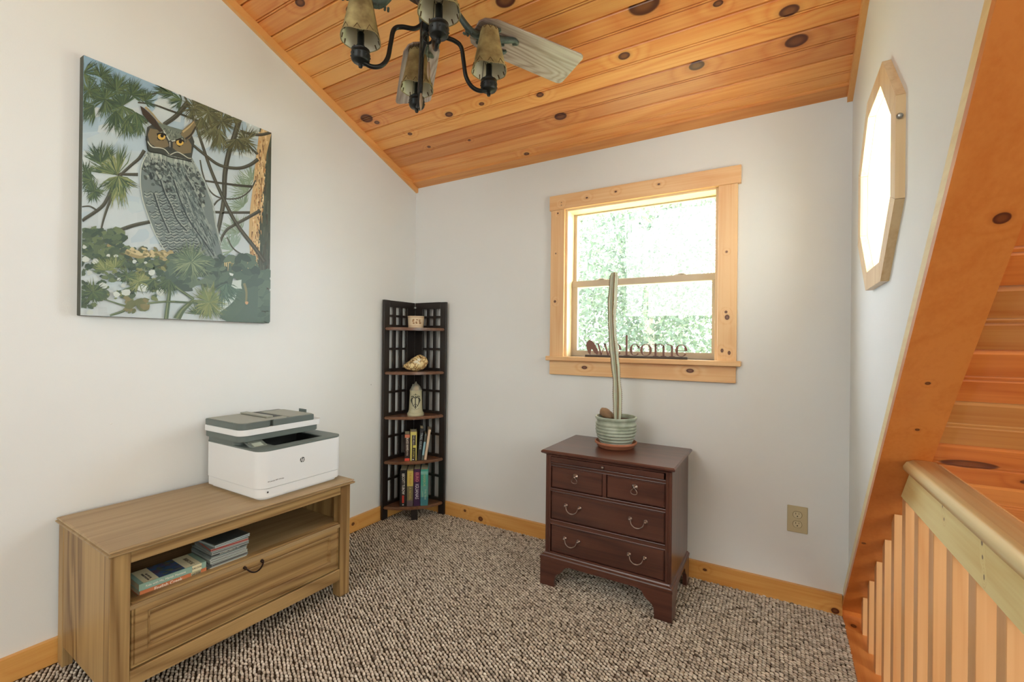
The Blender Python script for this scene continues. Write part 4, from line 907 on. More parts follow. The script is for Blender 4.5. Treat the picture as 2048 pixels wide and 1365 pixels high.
bm = BM(); lathe(bm, [(0, .1172), (.086, .1175), (.085, .1205), (.05, .123), (0, .1225)], 32, Mo); obj('soil', bm, mat('potting_soil', srgb(78, 58, 42), .95, noise=.4, nscale=150, bump=.8, bscale=220), pot)
# cactus: four-ribbed stem, slightly wavy
CAC = bpy.data.materials.new('cactus_skin'); CAC.use_nodes = True; nt = CAC.node_tree; bs_ = nt.nodes['Principled BSDF']; bs_.inputs['Roughness'].default_value = .6
at = nt.nodes.new('ShaderNodeAttribute'); at.attribute_name = 'rib'; cr = nt.nodes.new('ShaderNodeValToRGB'); nt.links.new(at.outputs['Fac'], cr.inputs[0])
cr.color_ramp.elements[0].color = srgb(132, 138, 108); cr.color_ramp.elements[1].color = srgb(136, 112, 76); cr.color_ramp.elements[1].position = 1
for p, c in ((.3, (206, 214, 190)), (.8, (222, 226, 206)), (.93, (150, 132, 96))): e = cr.color_ramp.elements.new(p); e.color = srgb(*c)
nz = nt.nodes.new('ShaderNodeTexNoise'); nz.inputs['Scale'].default_value = 60; tc = nt.nodes.new('ShaderNodeTexCoord'); nt.links.new(tc.outputs['Object'], nz.inputs['Vector'])
mx = nt.nodes.new('ShaderNodeMix'); mx.data_type = 'RGBA'; mx.blend_type = 'MULTIPLY'; mx.inputs[0].default_value = .25; nt.links.new(cr.outputs[0], mx.inputs[6]); nt.links.new(nz.outputs['Color'], mx.inputs[7]); nt.links.new(mx.outputs[2], bs_.inputs['Base Color'])
bm = BM(); SEG = 32; NZ = 90; top = 1.456; zb_ = .752; rings = []; RIB = []
def cc(t_): 
    return Vector((1.494-.026*t_+.006*math.sin(t_*7)-.008*math.sin(t_*3.1), -.222+.004*math.sin(t_*6), zb_+(top-zb_)*t_))
def cw(t_): return (.0195+.0015*math.sin(t_*17)+.001*math.sin(t_*41))*(1 if t_ < .985 else .8)*(.78+.22*min(1, t_*7))
for i in range(NZ+1):
    t_ = i/NZ; c_ = cc(t_); tw = .35+.25*math.sin(t_*3); rg = []
    for k in range(SEG):
        a = 2*PI*k/SEG; q = abs(math.cos(2*a)); r_ = cw(t_)*(.42+.62*q**1.8)
        rg.append(bm.verts.new(c_+Vector((math.cos(a+tw)*r_, math.sin(a+tw)*r_, 0)))); RIB.append(q)
    rings.append(rg)
for A, B in zip(rings, rings[1:]):
    for k in range(SEG): bm.faces.new((A[k], A[(k+1) % SEG], B[(k+1) % SEG], B[k]))
tv_ = bm.verts.new(cc(1)+Vector((0, 0, .004))); RIB.append(.4)
for k in range(SEG): bm.faces.new((rings[-1][k], rings[-1][(k+1) % SEG], tv_))
bm.faces.new(rings[0][::-1])
co = obj('stem', bm, CAC, pot, smooth=True); aa = co.data.attributes.new('rib', 'FLOAT', 'POINT'); aa.data.foreach_set('value', RIB)
bm = BM()
for rib in range(4):
    for i in range(78):
        t_ = (i+.5*(rib % 2))/78; tw = .35+.25*math.sin(t_*3); a = rib*PI/2+tw; r_ = cw(t_)*1.03; p = cc(t_)+Vector((math.cos(a)*r_, math.sin(a)*r_, 0))
        for s in (-1, 1):
            d_ = Vector((math.cos(a+s*.7), math.sin(a+s*.7), .1)); n_ = Vector((-d_.y, d_.x, 0))*.0011
            bm.faces.new([bm.verts.new(p+n_), bm.verts.new(p-n_), bm.verts.new(p+d_*.0055)]); bm.faces.new([bm.verts.new(p+Vector((0, 0, .0012))), bm.verts.new(p-Vector((0, 0, .0012))), bm.verts.new(p+d_*.0055)])
sp = obj('spines', bm, mat('spine_brown', srgb(112, 92, 62), .7), co); sp['kind'] = 'stuff'
rc = thing('rock', 'small brown ridged rock lying in the plant pot beside the cactus', 'rock', (1.432, -.190, .753))
t = bmesh.new(); bmesh.ops.create_icosphere(t, subdivisions=3, radius=1)
for v in t.verts:
    x, y, z = v.co; v.co = Vector((x*.040, y*.026, z*.022*(1-.35*x)))*(1+.06*math.sin(14*x+3*z)); 
t.transform(Matrix.Translation((1.434, -.196, .7735)) @ Matrix.Rotation(math.radians(25), 4, 'Y')); obj('stone', t, mat('brown_rock', srgb(140, 112, 84), .8, noise=.35, nscale=50, bump=.6, bscale=120), rc, smooth=True)
bm = BM(); sphere(bm, (1.418, -.196, .795), .006, 10, (1, .8, 1.3)); obj('stone_tip', bm, mat('brown_rock_tip', srgb(120, 94, 70), .8), rc, smooth=True)

# ------------------------------------------------------------------ welcome sign
ws = thing('welcome_sign', 'brown metal welcome sign with a leaf cutout on the window stool', 'sign', (1.512, -.02, 1.043))
RST = bpy.data.materials.new('brown_metal'); RST.use_nodes = True; nt = RST.node_tree; bs_ = nt.nodes['Principled BSDF']; bs_.inputs['Metallic'].default_value = .35; bs_.inputs['Roughness'].default_value = .5
nz = nt.nodes.new('ShaderNodeTexNoise'); nz.inputs['Scale'].default_value = 25; cr = nt.nodes.new('ShaderNodeValToRGB'); cr.color_ramp.elements[0].color = srgb(108, 66, 58); cr.color_ramp.elements[1].color = srgb(146, 112, 96); nt.links.new(nz.outputs['Fac'], cr.inputs[0]); nt.links.new(cr.outputs[0], bs_.inputs['Base Color'])
bm = BM(); box(bm, 1.251, 1.773, -.029, -.011, 1.0432, 1.0555, .001); obj('base_bar', bm, mat('dark_bar', srgb(78, 66, 56), .5, metal=.3, noise=.2), ws)
U = .522/1815
def wx(px): return 1.251+(px-100)*U
MW = frame((0, -.019, 0), (1, 0, 0), (0, 0, 1), (0, -1, 0))
def wpoly(bm, pts): prism(bm, pts, .003, MW)
def arcband(bm, cx_, cz_, rx, rz_, a0, a1, wf, n=20):
    O, I_ = [], []
    for i in range(n+1):
        a = a0+(a1-a0)*i/n; w_ = wf(a); O.append((cx_+rx*math.cos(a), cz_+rz_*math.sin(a))); I_.append((cx_+(rx-w_)*math.cos(a), cz_+(rz_-min(w_, .0035+0*w_))*math.sin(a)))
    for i in range(n): wpoly(bm, [O[i], O[i+1], I_[i+1], I_[i]])
Z0, XH, AS = 1.0555, 1.1165, 1.161
def bar(bm, x0, x1, z0, z1): wpoly(bm, [(x0, z0), (x1, z0), (x1, z1), (x0, z1)])
thick = lambda a: .0040+.0092*abs(math.cos(a))**1.2
def letter(fn):
    bm = BM(); fn(bm); obj('letter', bm, RST, ws)
def l_w(bm):
    x0, x1 = wx(345), wx(605); w4 = (x1-x0)/4
    xs_ = [x0+w4*i for i in range(5)]
    for i, (a, b) in enumerate(zip(xs_, xs_[1:])):
        dn = i % 2 == 0; th_ = .0095 if dn else .004
        za, zb2 = (XH, Z0) if dn else (Z0, XH)
        wpoly(bm, [(a-th_/2, za), (a+th_/2, za), (b+th_/2, zb2), (b-th_/2, zb2)] if not dn else [(a-th_/2, za), (b-th_/2, zb2), (b+th_/2, zb2), (a+th_/2, za)])
    for x in (x0, xs_[2], x1): bar(bm, x-.012, x+.012, XH-.003, XH)
def l_e(cxp):
    def f(bm):
        cx_ = wx(cxp); zc = (Z0+XH)/2; rx = .0285; rz_ = (XH-Z0)/2
        arcband(bm, cx_, zc, rx, rz_, 0.0, 2*PI-.55, thick, 30); bar(bm, cx_-rx+.008, cx_+rx-.001, zc-.0015, zc+.0015)
    return f
def l_l(bm):
    x = wx(880); bar(bm, x-.005, x+.005, Z0, AS); bar(bm, x-.016, x+.016, Z0, Z0+.003); bar(bm, x-.013, x, AS-.003, AS)
def l_c(bm):
    cx_ = wx(1030); zc = (Z0+XH)/2; arcband(bm, cx_, zc, .027, (XH-Z0)/2, .55, 2*PI-.65, thick, 26)
    lathe(bm, [(0, 0), (.0058, 0), (.0058, .003), (0, .003)], 14, MW @ Matrix.Translation((cx_+.019, zc+.014, 0)))
def l_o(bm): arcband(bm, wx(1225), (Z0+XH)/2, .0295, (XH-Z0)/2, 0, 2*PI, thick, 32)
def l_m(bm):
    for x in (1390, 1525, 1665): bar(bm, wx(x)-.005, wx(x)+.005, Z0, XH-.014 if x > 1400 else XH); bar(bm, wx(x)-.0135, wx(x)+.0135, Z0, Z0+.003)
    bar(bm, wx(1390)-.016, wx(1390), XH-.003, XH)
    for a, b in ((1390, 1525), (1525, 1665)): 
        c_ = wx((a+b)/2); rx = (wx(b)-wx(a))/2+.005; arcband(bm, c_, XH-.0165, rx, .0165, 0, PI*.93, lambda a: .003+.007*max(0, math.cos(a)), 14)
letter(l_w); letter(l_e(690)); letter(l_l); letter(l_c); letter(l_o); letter(l_m); letter(l_e(1815))
bm = BM(); lf = []; rl = random.Random(4)
base = [(112, 150), (150, 100), (175, 80), (205, 90), (240, 110), (285, 165), (310, 215), (345, 285), (352, 320), (330, 345), (295, 330), (262, 300), (238, 262), (215, 248), (208, 275), (205, 315), (188, 343), (165, 330), (140, 280), (120, 215)]
for i, (a, b) in enumerate(base):
    a2, b2 = base[(i+1) % len(base)]; lf.append((a, b))
    if i not in (11, 12, 13, 14): 
        mxp, mzp = (a+a2)/2, (b+b2)/2; dx, dz = a2-a, b2-b; ln = math.hypot(dx, dz); lf.append((mxp+dz/ln*9, mzp-dx/ln*9))
poly = [(wx(a), 1.0555+(360-b)*U*.98) for a, b in lf][::-1]
wpoly(bm, poly); obj('leaf', bm, RST, ws)
bm = BM(); tube(bm, [(wx(350), -.019, 1.0555+(360-325)*U), (wx(120), -.019, 1.0555+.02)], .0001, 4) if False else None
for a in (190, 330): box(bm, wx(a)-.002, wx(a)+.002, -.022, -.019, 1.055, 1.062)
obj('leaf_stems', bm, RST, ws)

# ------------------------------------------------------------------ owl painting: a stretched canvas with real colour shapes laid on it
pa = thing('owl_painting', 'large unframed canvas painting of a great horned owl on a pine branch', 'painting', (.018, -1.394, 1.657))
bm = BM(); box(bm, .001, .0345, -1.738, -1.0505, 1.197, 2.1166, .002); obj('canvas', bm, mat('canvas_edge', srgb(72, 74, 62), .7, noise=.35, nscale=22, bump=.3, bscale=500), pa)
HM = (0.001077843, 1.1706e-05, -1.823216584, -0.00032856, -0.000741244, 2.118655163, -0.000300175, -2.614e-06)
def cpt(x, y):       # sketch coordinates -> (y, z) on the canvas
    d_ = HM[6]*x+HM[7]*y+1; return ((HM[0]*x+HM[1]*y+HM[2])/d_, (HM[3]*x+HM[4]*y+HM[5])/d_)
class Paint:
    def __init__(s): s.v = []; s.f = []; s.c = []; s.k = 0; s.layer = 0
    def poly(s, pts, col, off=None):
        s.k += 1; x = .0347+s.layer*.00035+(s.k % 300)*.0000011
        q = [cpt(*p) for p in pts]; q = [(min(max(a, -1.7375), -1.051), min(max(b, 1.1975), 2.116)) for a, b in q]
        n = len(s.v); s.v += [(x, a, b) for a, b in q]; s.f.append(list(range(n, n+len(q)))); s.c.append(col)
    def stroke(s, pts, w0, w1, col, sm=5):
        P = smooth_path([(a, b, 0) for a, b in pts], sm) if sm and len(pts) > 2 else [Vector((a, b, 0)) for a, b in pts]
        n = len(P)
        for i in range(n-1):
            a, b = P[i], P[i+1]; d_ = (b-a); d_ = d_.normalized() if d_.length > 1e-6 else Vector((1, 0, 0)); nn = Vector((-d_.y, d_.x, 0))
            wa = (w0+(w1-w0)*i/(n-1))/2; wb = (w0+(w1-w0)*(i+1)/(n-1))/2; a2 = a-d_*wa*.25; b2 = b+d_*wb*.25
            s.poly([(a2.x+nn.x*wa, a2.y+nn.y*wa), (b2.x+nn.x*wb, b2.y+nn.y*wb), (b2.x-nn.x*wb, b2.y-nn.y*wb), (a2.x-nn.x*wa, a2.y-nn.y*wa)], col)
    def needles(s, cx, cy, r, n, a0, a1, cols, w=5, rr=.35):
        for i in range(n):
            a = math.radians(R_.uniform(a0, a1)); l = r*R_.uniform(1-rr*1.4, 1.0); x1, y1 = cx+math.cos(a)*l, cy+math.sin(a)*l
            st_ = R_.uniform(0, .12)*r; x0, y0 = cx+math.cos(a)*st_, cy+math.sin(a)*st_; nx, ny = -math.sin(a)*w/2, math.cos(a)*w/2
            b_ = R_.uniform(-.10, .10)*l; mx_, my_ = (x0+x1)/2-math.sin(a)*b_, (y0+y1)/2+math.cos(a)*b_
            s.poly([(x0+nx*.6, y0+ny*.6), (mx_+nx, my_+ny), (x1, y1), (mx_-nx, my_-ny), (x0-nx*.6, y0-ny*.6)], R_.choice(cols))
    def daub(s, cx, cy, r, col, el=1, ang=0, n=9):
        ca_, sa_ = math.cos(ang), math.sin(ang); pts = []
        for i in range(n):
            a = 2*PI*i/n; q = r*R_.uniform(.65, 1.15); u, v = math.cos(a)*q*el, math.sin(a)*q; pts.append((cx+u*ca_-v*sa_, cy+u*sa_+v*ca_))
        s.poly(pts, col)
    def build(s, name, m, par):
        me = bpy.data.meshes.new(name); me.from_pydata(s.v, [], s.f); at = me.attributes.new('Col', 'FLOAT_COLOR', 'CORNER')
        arr = []; 
        for f, c_ in zip(s.f, s.c): arr += list(srgb(*c_))*len(f)
        at.data.foreach_set('color', arr); me.materials.append(m)
        # faces look into the room (+x)
        bm = bmesh.new(); bm.from_mesh(me)
        for f in bm.faces:
            if f.normal.x < 0: f.normal_flip()
        bm.to_mesh(me); bm.free()
        me.transform(PW[par.name].inverted()); o = bpy.data.objects.new(name, me); C.objects.link(o); o.parent = par; return o
R_ = random.Random(21); P = Paint()
# sky
for j in range(14):
    for i in range(10):
        x0, x1 = 130+i*89, 130+(i+1)*89; y0, y1 = 60+j*89, 60+(j+1)*89; t_ = j/13
        blue = max(0, 1-t_*2.2); c_ = [186-40*blue+10*t_, 202-22*blue+4*t_, 208-6*blue]; q = R_.uniform(-4, 4)
        P.poly([(x0, y0), (x1, y0), (x1, y1), (x0, y1)], tuple(a+q for a in c_))
P.layer = 1
for _ in range(70): P.daub(R_.uniform(150, 990), R_.uniform(250, 1270), R_.uniform(25, 60), tuple(R_.choice([(188, 204, 208), (196, 208, 210), (180, 198, 206), (200, 212, 212)])), 1.6, R_.uniform(-.5, .5))
P.layer = 2
DK = [(62, 68, 58), (54, 62, 54), (72, 74, 60)]; GR = [(74, 96, 72), (88, 112, 80), (58, 80, 64), (104, 122, 84), (66, 88, 74)]; YG = [(120, 134, 88), (134, 146, 98), (96, 116, 78), (150, 158, 112)]; BG = [(84, 112, 98), (96, 124, 108), (72, 98, 86)]
# faint background needles right
for cx_, cy_, r_ in ((900, 690, 110), (880, 760, 90), (860, 880, 110), (830, 960, 100), (920, 640, 90)): P.needles(cx_, cy_, r_, 45, 150, 300, [(132, 152, 128), (146, 164, 140), (120, 142, 120)], 3.5)
P.needles(820, 960, 120, 40, 200, 330, [(150, 172, 160), (140, 164, 150)], 5)
# right trunk
P.layer = 3
P.poly([(955, 380), (1015, 415), (1000, 1290), (860, 1285), (900, 1100), (935, 980), (950, 700), (940, 520)], (70, 82, 70))
for _ in range(150): 
    x = R_.uniform(955, 1005); y = R_.uniform(430, 1240); P.stroke([(x, y), (x+R_.uniform(-6, 4), y+R_.uniform(25, 90))], R_.uniform(3, 9), 2, R_.choice([(86, 92, 78), (62, 74, 64), (78, 86, 74), (92, 100, 86), (66, 62, 50)]), 0)
P.layer = 4
P.poly([(962, 400), (1008, 425), (985, 520), (972, 640), (955, 760), (948, 860), (945, 960), (938, 1055), (868, 1075), (872, 1010), (912, 985), (905, 900), (908, 790), (922, 680), (934, 560), (948, 450)], (202, 172, 124))
for _ in range(330):
    y = R_.uniform(410, 1040); t_ = (y-410)/630; xa = 950-44*t_+(0 if y < 900 else 0); x = xa+R_.uniform(0, 42); c_ = R_.choice([(222, 196, 146), (190, 158, 110), (150, 112, 72), (212, 184, 134), (120, 88, 60), (230, 206, 160), (196, 150, 100)])
    P.stroke([(x, y), (x+R_.uniform(-4, 4), y+R_.uniform(10, 36))], R_.uniform(2.5, 8), 1.5, c_, 0)
for y in range(500, 1000, 34): P.stroke([(958-(y-400)*.03, y), (962-(y-400)*.03, y+16)], 6, 2, (88, 66, 48), 0)
# branches
P.layer = 5
BR = [([(862, 355), (842, 430), (812, 520), (795, 620), (792, 720), (775, 820), (760, 890)], 26, 18), ([(612, 255), (650, 350), (690, 470), (735, 600), (790, 725), (850, 840), (930, 945), (975, 1010)], 9, 20),
      ([(866, 415), (910, 428), (960, 432), (1010, 420)], 12, 14), ([(640, 470), (700, 520), (770, 570), (850, 585), (905, 572), (945, 545)], 11, 17), ([(680, 638), (760, 650), (850, 662), (918, 668)], 8, 12),
      ([(683, 548), (695, 610), (722, 680), (770, 718), (850, 722), (905, 690), (935, 640)], 6, 7), ([(740, 760), (760, 735), (780, 722)], 9, 7), ([(742, 784), (820, 786), (908, 786)], 12, 12),
      ([(955, 778), (890, 815), (840, 842), (800, 870), (775, 920), (765, 990), (758, 1060), (752, 1130)], 16, 7), ([(806, 900), (830, 945), (870, 975), (930, 998)], 5, 7), ([(520, 385), (575, 345), (622, 290)], 20, 24),
      ([(340, 240), (410, 252), (470, 246), (530, 228), (600, 245)], 8, 9), ([(400, 285), (470, 295), (540, 320), (620, 348), (700, 380)], 7, 10), ([(260, 275), (330, 310), (400, 350), (440, 378)], 7, 11),
      ([(328, 608), (370, 570), (405, 540), (428, 505)], 13, 17), ([(300, 612), (398, 613)], 10, 15), ([(325, 610), (290, 660), (262, 720), (230, 765), (146, 822)], 18, 16), ([(285, 700), (255, 780), (235, 850), (230, 900)], 14, 6),
      ([(245, 895), (310, 870), (380, 845), (458, 828)], 20, 16), ([(145, 760), (180, 758), (210, 775)], 6, 8), ([(895, 470), (940, 520)], 8, 8), ([(860, 440), (900, 480), (945, 520)], 6, 9)]
for pts, w0, w1 in BR:
    P.stroke(pts, w0, w1, (64, 66, 56)); P.stroke([(a-1, b-w0*.22) for a, b in pts], max(2, w0*.3), max(2, w1*.3), (92, 94, 82))
# needle clusters top left and top right
P.layer = 6
for cx_, cy_, r_, n_, a0, a1 in ((150, 150, 90, 60, 0, 360), (175, 230, 95, 70, 0, 360), (230, 170, 80, 60, 200, 400), (250, 270, 110, 110, 20, 340), (300, 230, 95, 80, 180, 360), (330, 300, 110, 100, 30, 330), (370, 250, 90, 80, 190, 400), (200, 300, 110, 70, 90, 200),
                                (390, 330, 100, 90, 30, 150), (300, 320, 130, 70, 50, 130), (430, 280, 70, 50, 200, 420), (410, 380, 80, 50, 60, 180), (350, 360, 110, 50, 60, 120), (560, 250, 110, 50, 160, 250), (600, 275, 80, 40, 100, 260)):
    P.needles(cx_, cy_, r_, n_, a0, a1, GR, 4.5)
TR = [(84, 88, 64), (104, 108, 76), (70, 76, 58), (122, 124, 92), (92, 92, 62)]
for cx_, cy_, r_, n_, a0, a1 in ((655, 310, 80, 70, 0, 360), (720, 330, 100, 110, 0, 360), (700, 300, 70, 50, 180, 360), (780, 370, 95, 90, 0, 360), (740, 390, 100, 80, 40, 150), (690, 350, 100, 60, 60, 130), (770, 420, 110, 60, 60, 120), (850, 450, 100, 70, 0, 170), (890, 460, 85, 60, 20, 330), (830, 360, 60, 40, 0, 360)):
    P.needles(cx_, cy_, r_, n_, a0, a1, TR, 4.5)
# left clusters
for cx_, cy_, r_, n_, a0, a1, cc_ in ((310, 620, 165, 60, 70, 110, YG), (310, 620, 120, 90, 20, 160, YG+GR), (305, 615, 160, 110, 185, 300, GR+YG), (230, 560, 110, 70, 200, 330, GR), (190, 640, 90, 80, 60, 260, GR), (200, 690, 70, 60, 0, 360, GR), (160, 600, 70, 40, 0, 360, GR)):
    P.needles(cx_, cy_, r_, n_, a0, a1, cc_, 5)
# owl body
P.layer = 8
body = [(442, 512), (418, 565), (410, 640), (420, 722), (448, 808), (482, 890), (520, 955), (560, 990), (640, 985), (700, 1000), (760, 1018), (797, 1022), (772, 935), (752, 850), (736, 745), (700, 650), (668, 590), (650, 545), (600, 530), (520, 515)]
P.poly([(a*1.0+(600-a)*-.015, b) for a, b in body], (176, 186, 176)); P.layer = 9; P.poly(body, (116, 130, 128))
def inb(x, y, poly_=body):
    c_ = False; j = len(poly_)-1
    for i in range(len(poly_)):
        if (poly_[i][1] > y) != (poly_[j][1] > y) and x < (poly_[j][0]-poly_[i][0])*(y-poly_[i][1])/(poly_[j][1]-poly_[i][1])+poly_[i][0]: c_ = not c_
        j = i
    return c_
P.layer = 10
for _ in range(1100):          # mottled mantle
    x, y = R_.uniform(415, 700), R_.uniform(525, 760)
    if inb(x, y) and y < 560+(x-410)*.75+R_.uniform(0, 60): P.daub(x, y, R_.uniform(3, 9), R_.choice([(64, 76, 76), (84, 98, 96), (134, 148, 142), (158, 168, 158), (74, 86, 84), (112, 124, 120), (52, 62, 62)]), 1.7, .9+R_.uniform(-.4, .4), 7)
for y in range(690, 985, 13):  # barred belly and wing
    xl = 424+(y-690)*.34; xr = 640+(y-690)*.12
    for x in range(int(xl), int(xr), 30):
        x, y0_ = x+R_.uniform(-6, 6), y
        if inb(x+8, y) and R_.random() < .88: P.stroke([(x, y), (x+9, y+7+R_.uniform(-3, 5)), (x+20, y+6), (x+31, y-1)], 5.5, 4, R_.choice([(78, 92, 92), (68, 80, 82), (90, 104, 102)]), 3); P.stroke([(x+2, y+7), (x+12, y+13), (x+28, y+7)], 4.5, 3, R_.choice([(160, 172, 164), (176, 184, 174), (144, 158, 152)]), 3)
P.layer = 12
for _ in range(520):          # long wing feathers on the right
    t_ = R_.random(); u = R_.random(); x = 560+t_*165+u*62-30; y = 600+t_*350+R_.uniform(-70, 60)
    if inb(x, y) and x > 520+(y-600)*.42: P.stroke([(x, y), (x+10, y+17), (x+14, y+30)], R_.uniform(4, 9), 1.5, R_.choice([(82, 98, 98), (120, 136, 132), (62, 76, 78), (148, 160, 154), (98, 112, 110), (136, 150, 144)]), 0)
for pts in ([(500, 640), (520, 700), (550, 760), (575, 820), (620, 870)], [(560, 640), (590, 730), (630, 820), (700, 920), (745, 985)], [(610, 610), (660, 700), (705, 820), (740, 930)], [(470, 700), (500, 790), (540, 880)]):
    P.stroke(pts, 7, 5, (54, 68, 70)); P.stroke([(a+6, b-2) for a, b in pts], 3, 2, (164, 174, 166))
P.stroke([(440, 520), (416, 570), (409, 640), (419, 722), (447, 808), (480, 890), (520, 958)], 5, 4, (190, 200, 190)); P.stroke([(655, 560), (704, 650), (740, 745), (757, 850), (778, 935)], 6, 4, (176, 188, 182))
P.layer = 13
P.poly([(440, 505), (500, 512), (560, 525), (610, 540), (650, 545), (655, 590), (600, 560), (545, 560), (500, 540), (450, 535)], (150, 162, 152))
for _ in range(60): x = R_.uniform(445, 650); P.stroke([(x, 515+(x-445)*.12+R_.uniform(-6, 16)), (x+R_.uniform(-4, 8), 535+(x-445)*.14+R_.uniform(0, 22))], 5, 1.5, R_.choice([(190, 198, 186), (120, 132, 126), (170, 180, 170)]), 0)
# head
P.layer = 14
P.poly([(440, 398), (478, 378), (520, 388), (560, 400), (604, 412), (640, 425), (655, 465), (646, 520), (640, 553), (600, 540), (545, 528), (495, 515), (446, 505), (432, 455)], (66, 72, 66))
P.layer = 15
P.poly([(452, 404), (500, 412), (532, 462), (540, 484), (520, 492), (480, 490), (452, 470), (442, 435)], (122, 110, 84)); P.poly([(556, 470), (580, 448), (625, 452), (642, 480), (640, 515), (600, 520), (572, 506), (552, 490)], (124, 112, 86))
P.poly([(486, 372), (520, 386), (560, 402), (606, 412), (640, 430), (610, 448), (575, 455), (552, 462), (540, 458), (520, 432), (496, 408)], (112, 124, 112))
for _ in range(110):
    x = R_.uniform(495, 630); y = 392+(x-490)*.28+R_.uniform(0, 36); P.stroke([(x, y), (x+R_.uniform(-8, 8), y+R_.uniform(5, 14))], 4, 1.5, R_.choice([(150, 160, 142), (84, 94, 86), (128, 138, 124), (70, 78, 72)]), 0)
for _ in range(60): P.stroke([(x := R_.uniform(455, 520), y := R_.uniform(420, 482)), (x-R_.uniform(4, 14), y+R_.uniform(-4, 10))], 3, 1.5, R_.choice([(142, 126, 96), (104, 92, 70)]), 0)
P.layer = 16
P.stroke([(440, 462), (462, 488), (495, 492), (520, 500), (540, 522)], 5, 3, (196, 200, 184)); P.stroke([(545, 524), (575, 512), (600, 522), (625, 538), (640, 540)], 4, 3, (196, 200, 184))
P.stroke([(512, 412), (530, 440), (541, 458), (553, 462), (580, 455), (600, 452)], 5, 5, (196, 202, 190)); P.stroke([(436, 440), (440, 480), (450, 508), (500, 518), (545, 534), (600, 545), (642, 556)], 7, 6, (44, 50, 46))
P.poly([(408, 302), (425, 312), (450, 335), (476, 362), (500, 400), (516, 418), (496, 420), (474, 400), (445, 372), (418, 340)], (62, 52, 42)); P.stroke([(432, 308), (465, 340), (495, 378)], 10, 5, (176, 156, 116)); P.stroke([(440, 312), (478, 356), (510, 386)], 5, 3, (150, 142, 112))
P.poly([(600, 412), (622, 392), (655, 366), (662, 392), (655, 420), (632, 452), (612, 452), (592, 432)], (128, 116, 86)); P.stroke([(602, 420), (630, 398), (652, 374)], 9, 4, (186, 166, 122)); P.stroke([(614, 452), (640, 432), (660, 396)], 9, 6, (52, 48, 42))
for ex, ey, r_ in ((505, 441, 19), (588, 468, 18)):
    P.layer = 17; P.daub(ex, ey, r_*1.05, (44, 40, 32), 1.05, 0, 16); P.layer = 18
    P.poly([(ex+r_*.88*math.cos(a)*1.05, ey+r_*.82*math.sin(a)) for a in [2*PI*i/18 for i in range(18)]], (218, 178, 84)); P.layer = 19
    P.poly([(ex+2+r_*.42*math.cos(a), ey-r_*.18+r_*.45*math.sin(a)) for a in [2*PI*i/14 for i in range(14)]], (26, 24, 20)); P.stroke([(ex-r_*1.1, ey-r_*.55), (ex, ey-r_*.72), (ex+r_*1.1, ey-r_*.15)], 7, 6, (34, 34, 30))
P.poly([(536, 462), (545, 458), (555, 466), (556, 490), (547, 512), (538, 496)], (60, 66, 64)); P.stroke([(542, 466), (543, 490)], 4, 2, (188, 194, 186))
# lower foliage
P.layer = 20
def scatter(n, x0, x1, y0, y1, cols, r0, r1, el=1.8, fn=None):
    for _ in range(n):
        x, y = R_.uniform(x0, x1), R_.uniform(y0, y1)
        if fn is None or fn(x, y): P.daub(x, y, R_.uniform(r0, r1), R_.choice(cols), el, R_.uniform(-.9, .7), 7)
LG = [(70, 92, 74), (88, 108, 82), (60, 82, 70), (104, 122, 88), (78, 98, 78)]
scatter(130, 140, 330, 865, 990, LG, 6, 18); scatter(120, 230, 560, 950, 1040, LG+[(84, 92, 68)], 6, 15, fn=lambda x, y: y > 900+(x-230)*.22)
P.stroke([(262, 930), (330, 960), (400, 985), (460, 975), (530, 975), (570, 990)], 26, 18, (150, 140, 100)); P.stroke([(270, 925), (340, 955), (400, 978), (470, 972), (535, 980)], 9, 7, (192, 178, 134))
scatter(80, 300, 560, 950, 1000, [(172, 160, 118), (120, 116, 82), (196, 184, 142)], 4, 9, fn=lambda x, y: abs(y-(935+(x-280)*.2)) < 22)
scatter(190, 140, 480, 1000, 1180, LG+[(122, 134, 94), (60, 78, 68)], 5, 14, fn=lambda x, y: math.sin(x*.045+y*.02)+math.sin(y*.06-x*.02) > -.5)
scatter(80, 400, 570, 1010, 1130, LG+[(134, 140, 96)], 5, 13, fn=lambda x, y: y > 1000+(x-560)*-.4-60)
scatter(60, 140, 260, 1120, 1230, LG, 6, 15, fn=lambda x, y: y < 1240-(x-140)*.5)
P.layer = 21
P.poly([(540, 975), (640, 965), (720, 990), (800, 1015), (900, 1030), (945, 1060), (940, 1290), (800, 1290), (770, 1265), (800, 1190), (870, 1160), (870, 1090), (830, 1085), (820, 1130), (780, 1140), (735, 1120), (700, 1080), (640, 1080), (600, 1060), (540, 1040)], (82, 104, 92))
scatter(150, 540, 950, 985, 1130, [(74, 96, 86), (90, 112, 98), (66, 86, 78), (100, 120, 104)], 9, 20, fn=lambda x, y: y < 1060 or x < 800 or x > 880)
scatter(90, 850, 1000, 1060, 1285, [(84, 106, 92), (92, 114, 98), (76, 98, 86)], 12, 26)
P.stroke([(790, 1028), (850, 1025), (930, 1035)], 26, 34, (176, 162, 118))
for _ in range(90): x = R_.uniform(790, 940); P.stroke([(x, 1015+R_.uniform(-8, 15)), (x+R_.uniform(-4, 8), 1045+R_.uniform(-5, 14))], 5, 2, R_.choice([(206, 192, 144), (150, 138, 96), (186, 172, 128), (112, 116, 86)]), 0)
P.layer = 22
P.poly([(828, 1098), (868, 1092), (866, 1118), (872, 1140), (850, 1180), (812, 1232), (760, 1245), (775, 1200), (790, 1150), (815, 1140)], (192, 206, 200)); P.poly([(812, 1060), (832, 1066), (828, 1076), (815, 1072)], (200, 210, 204))
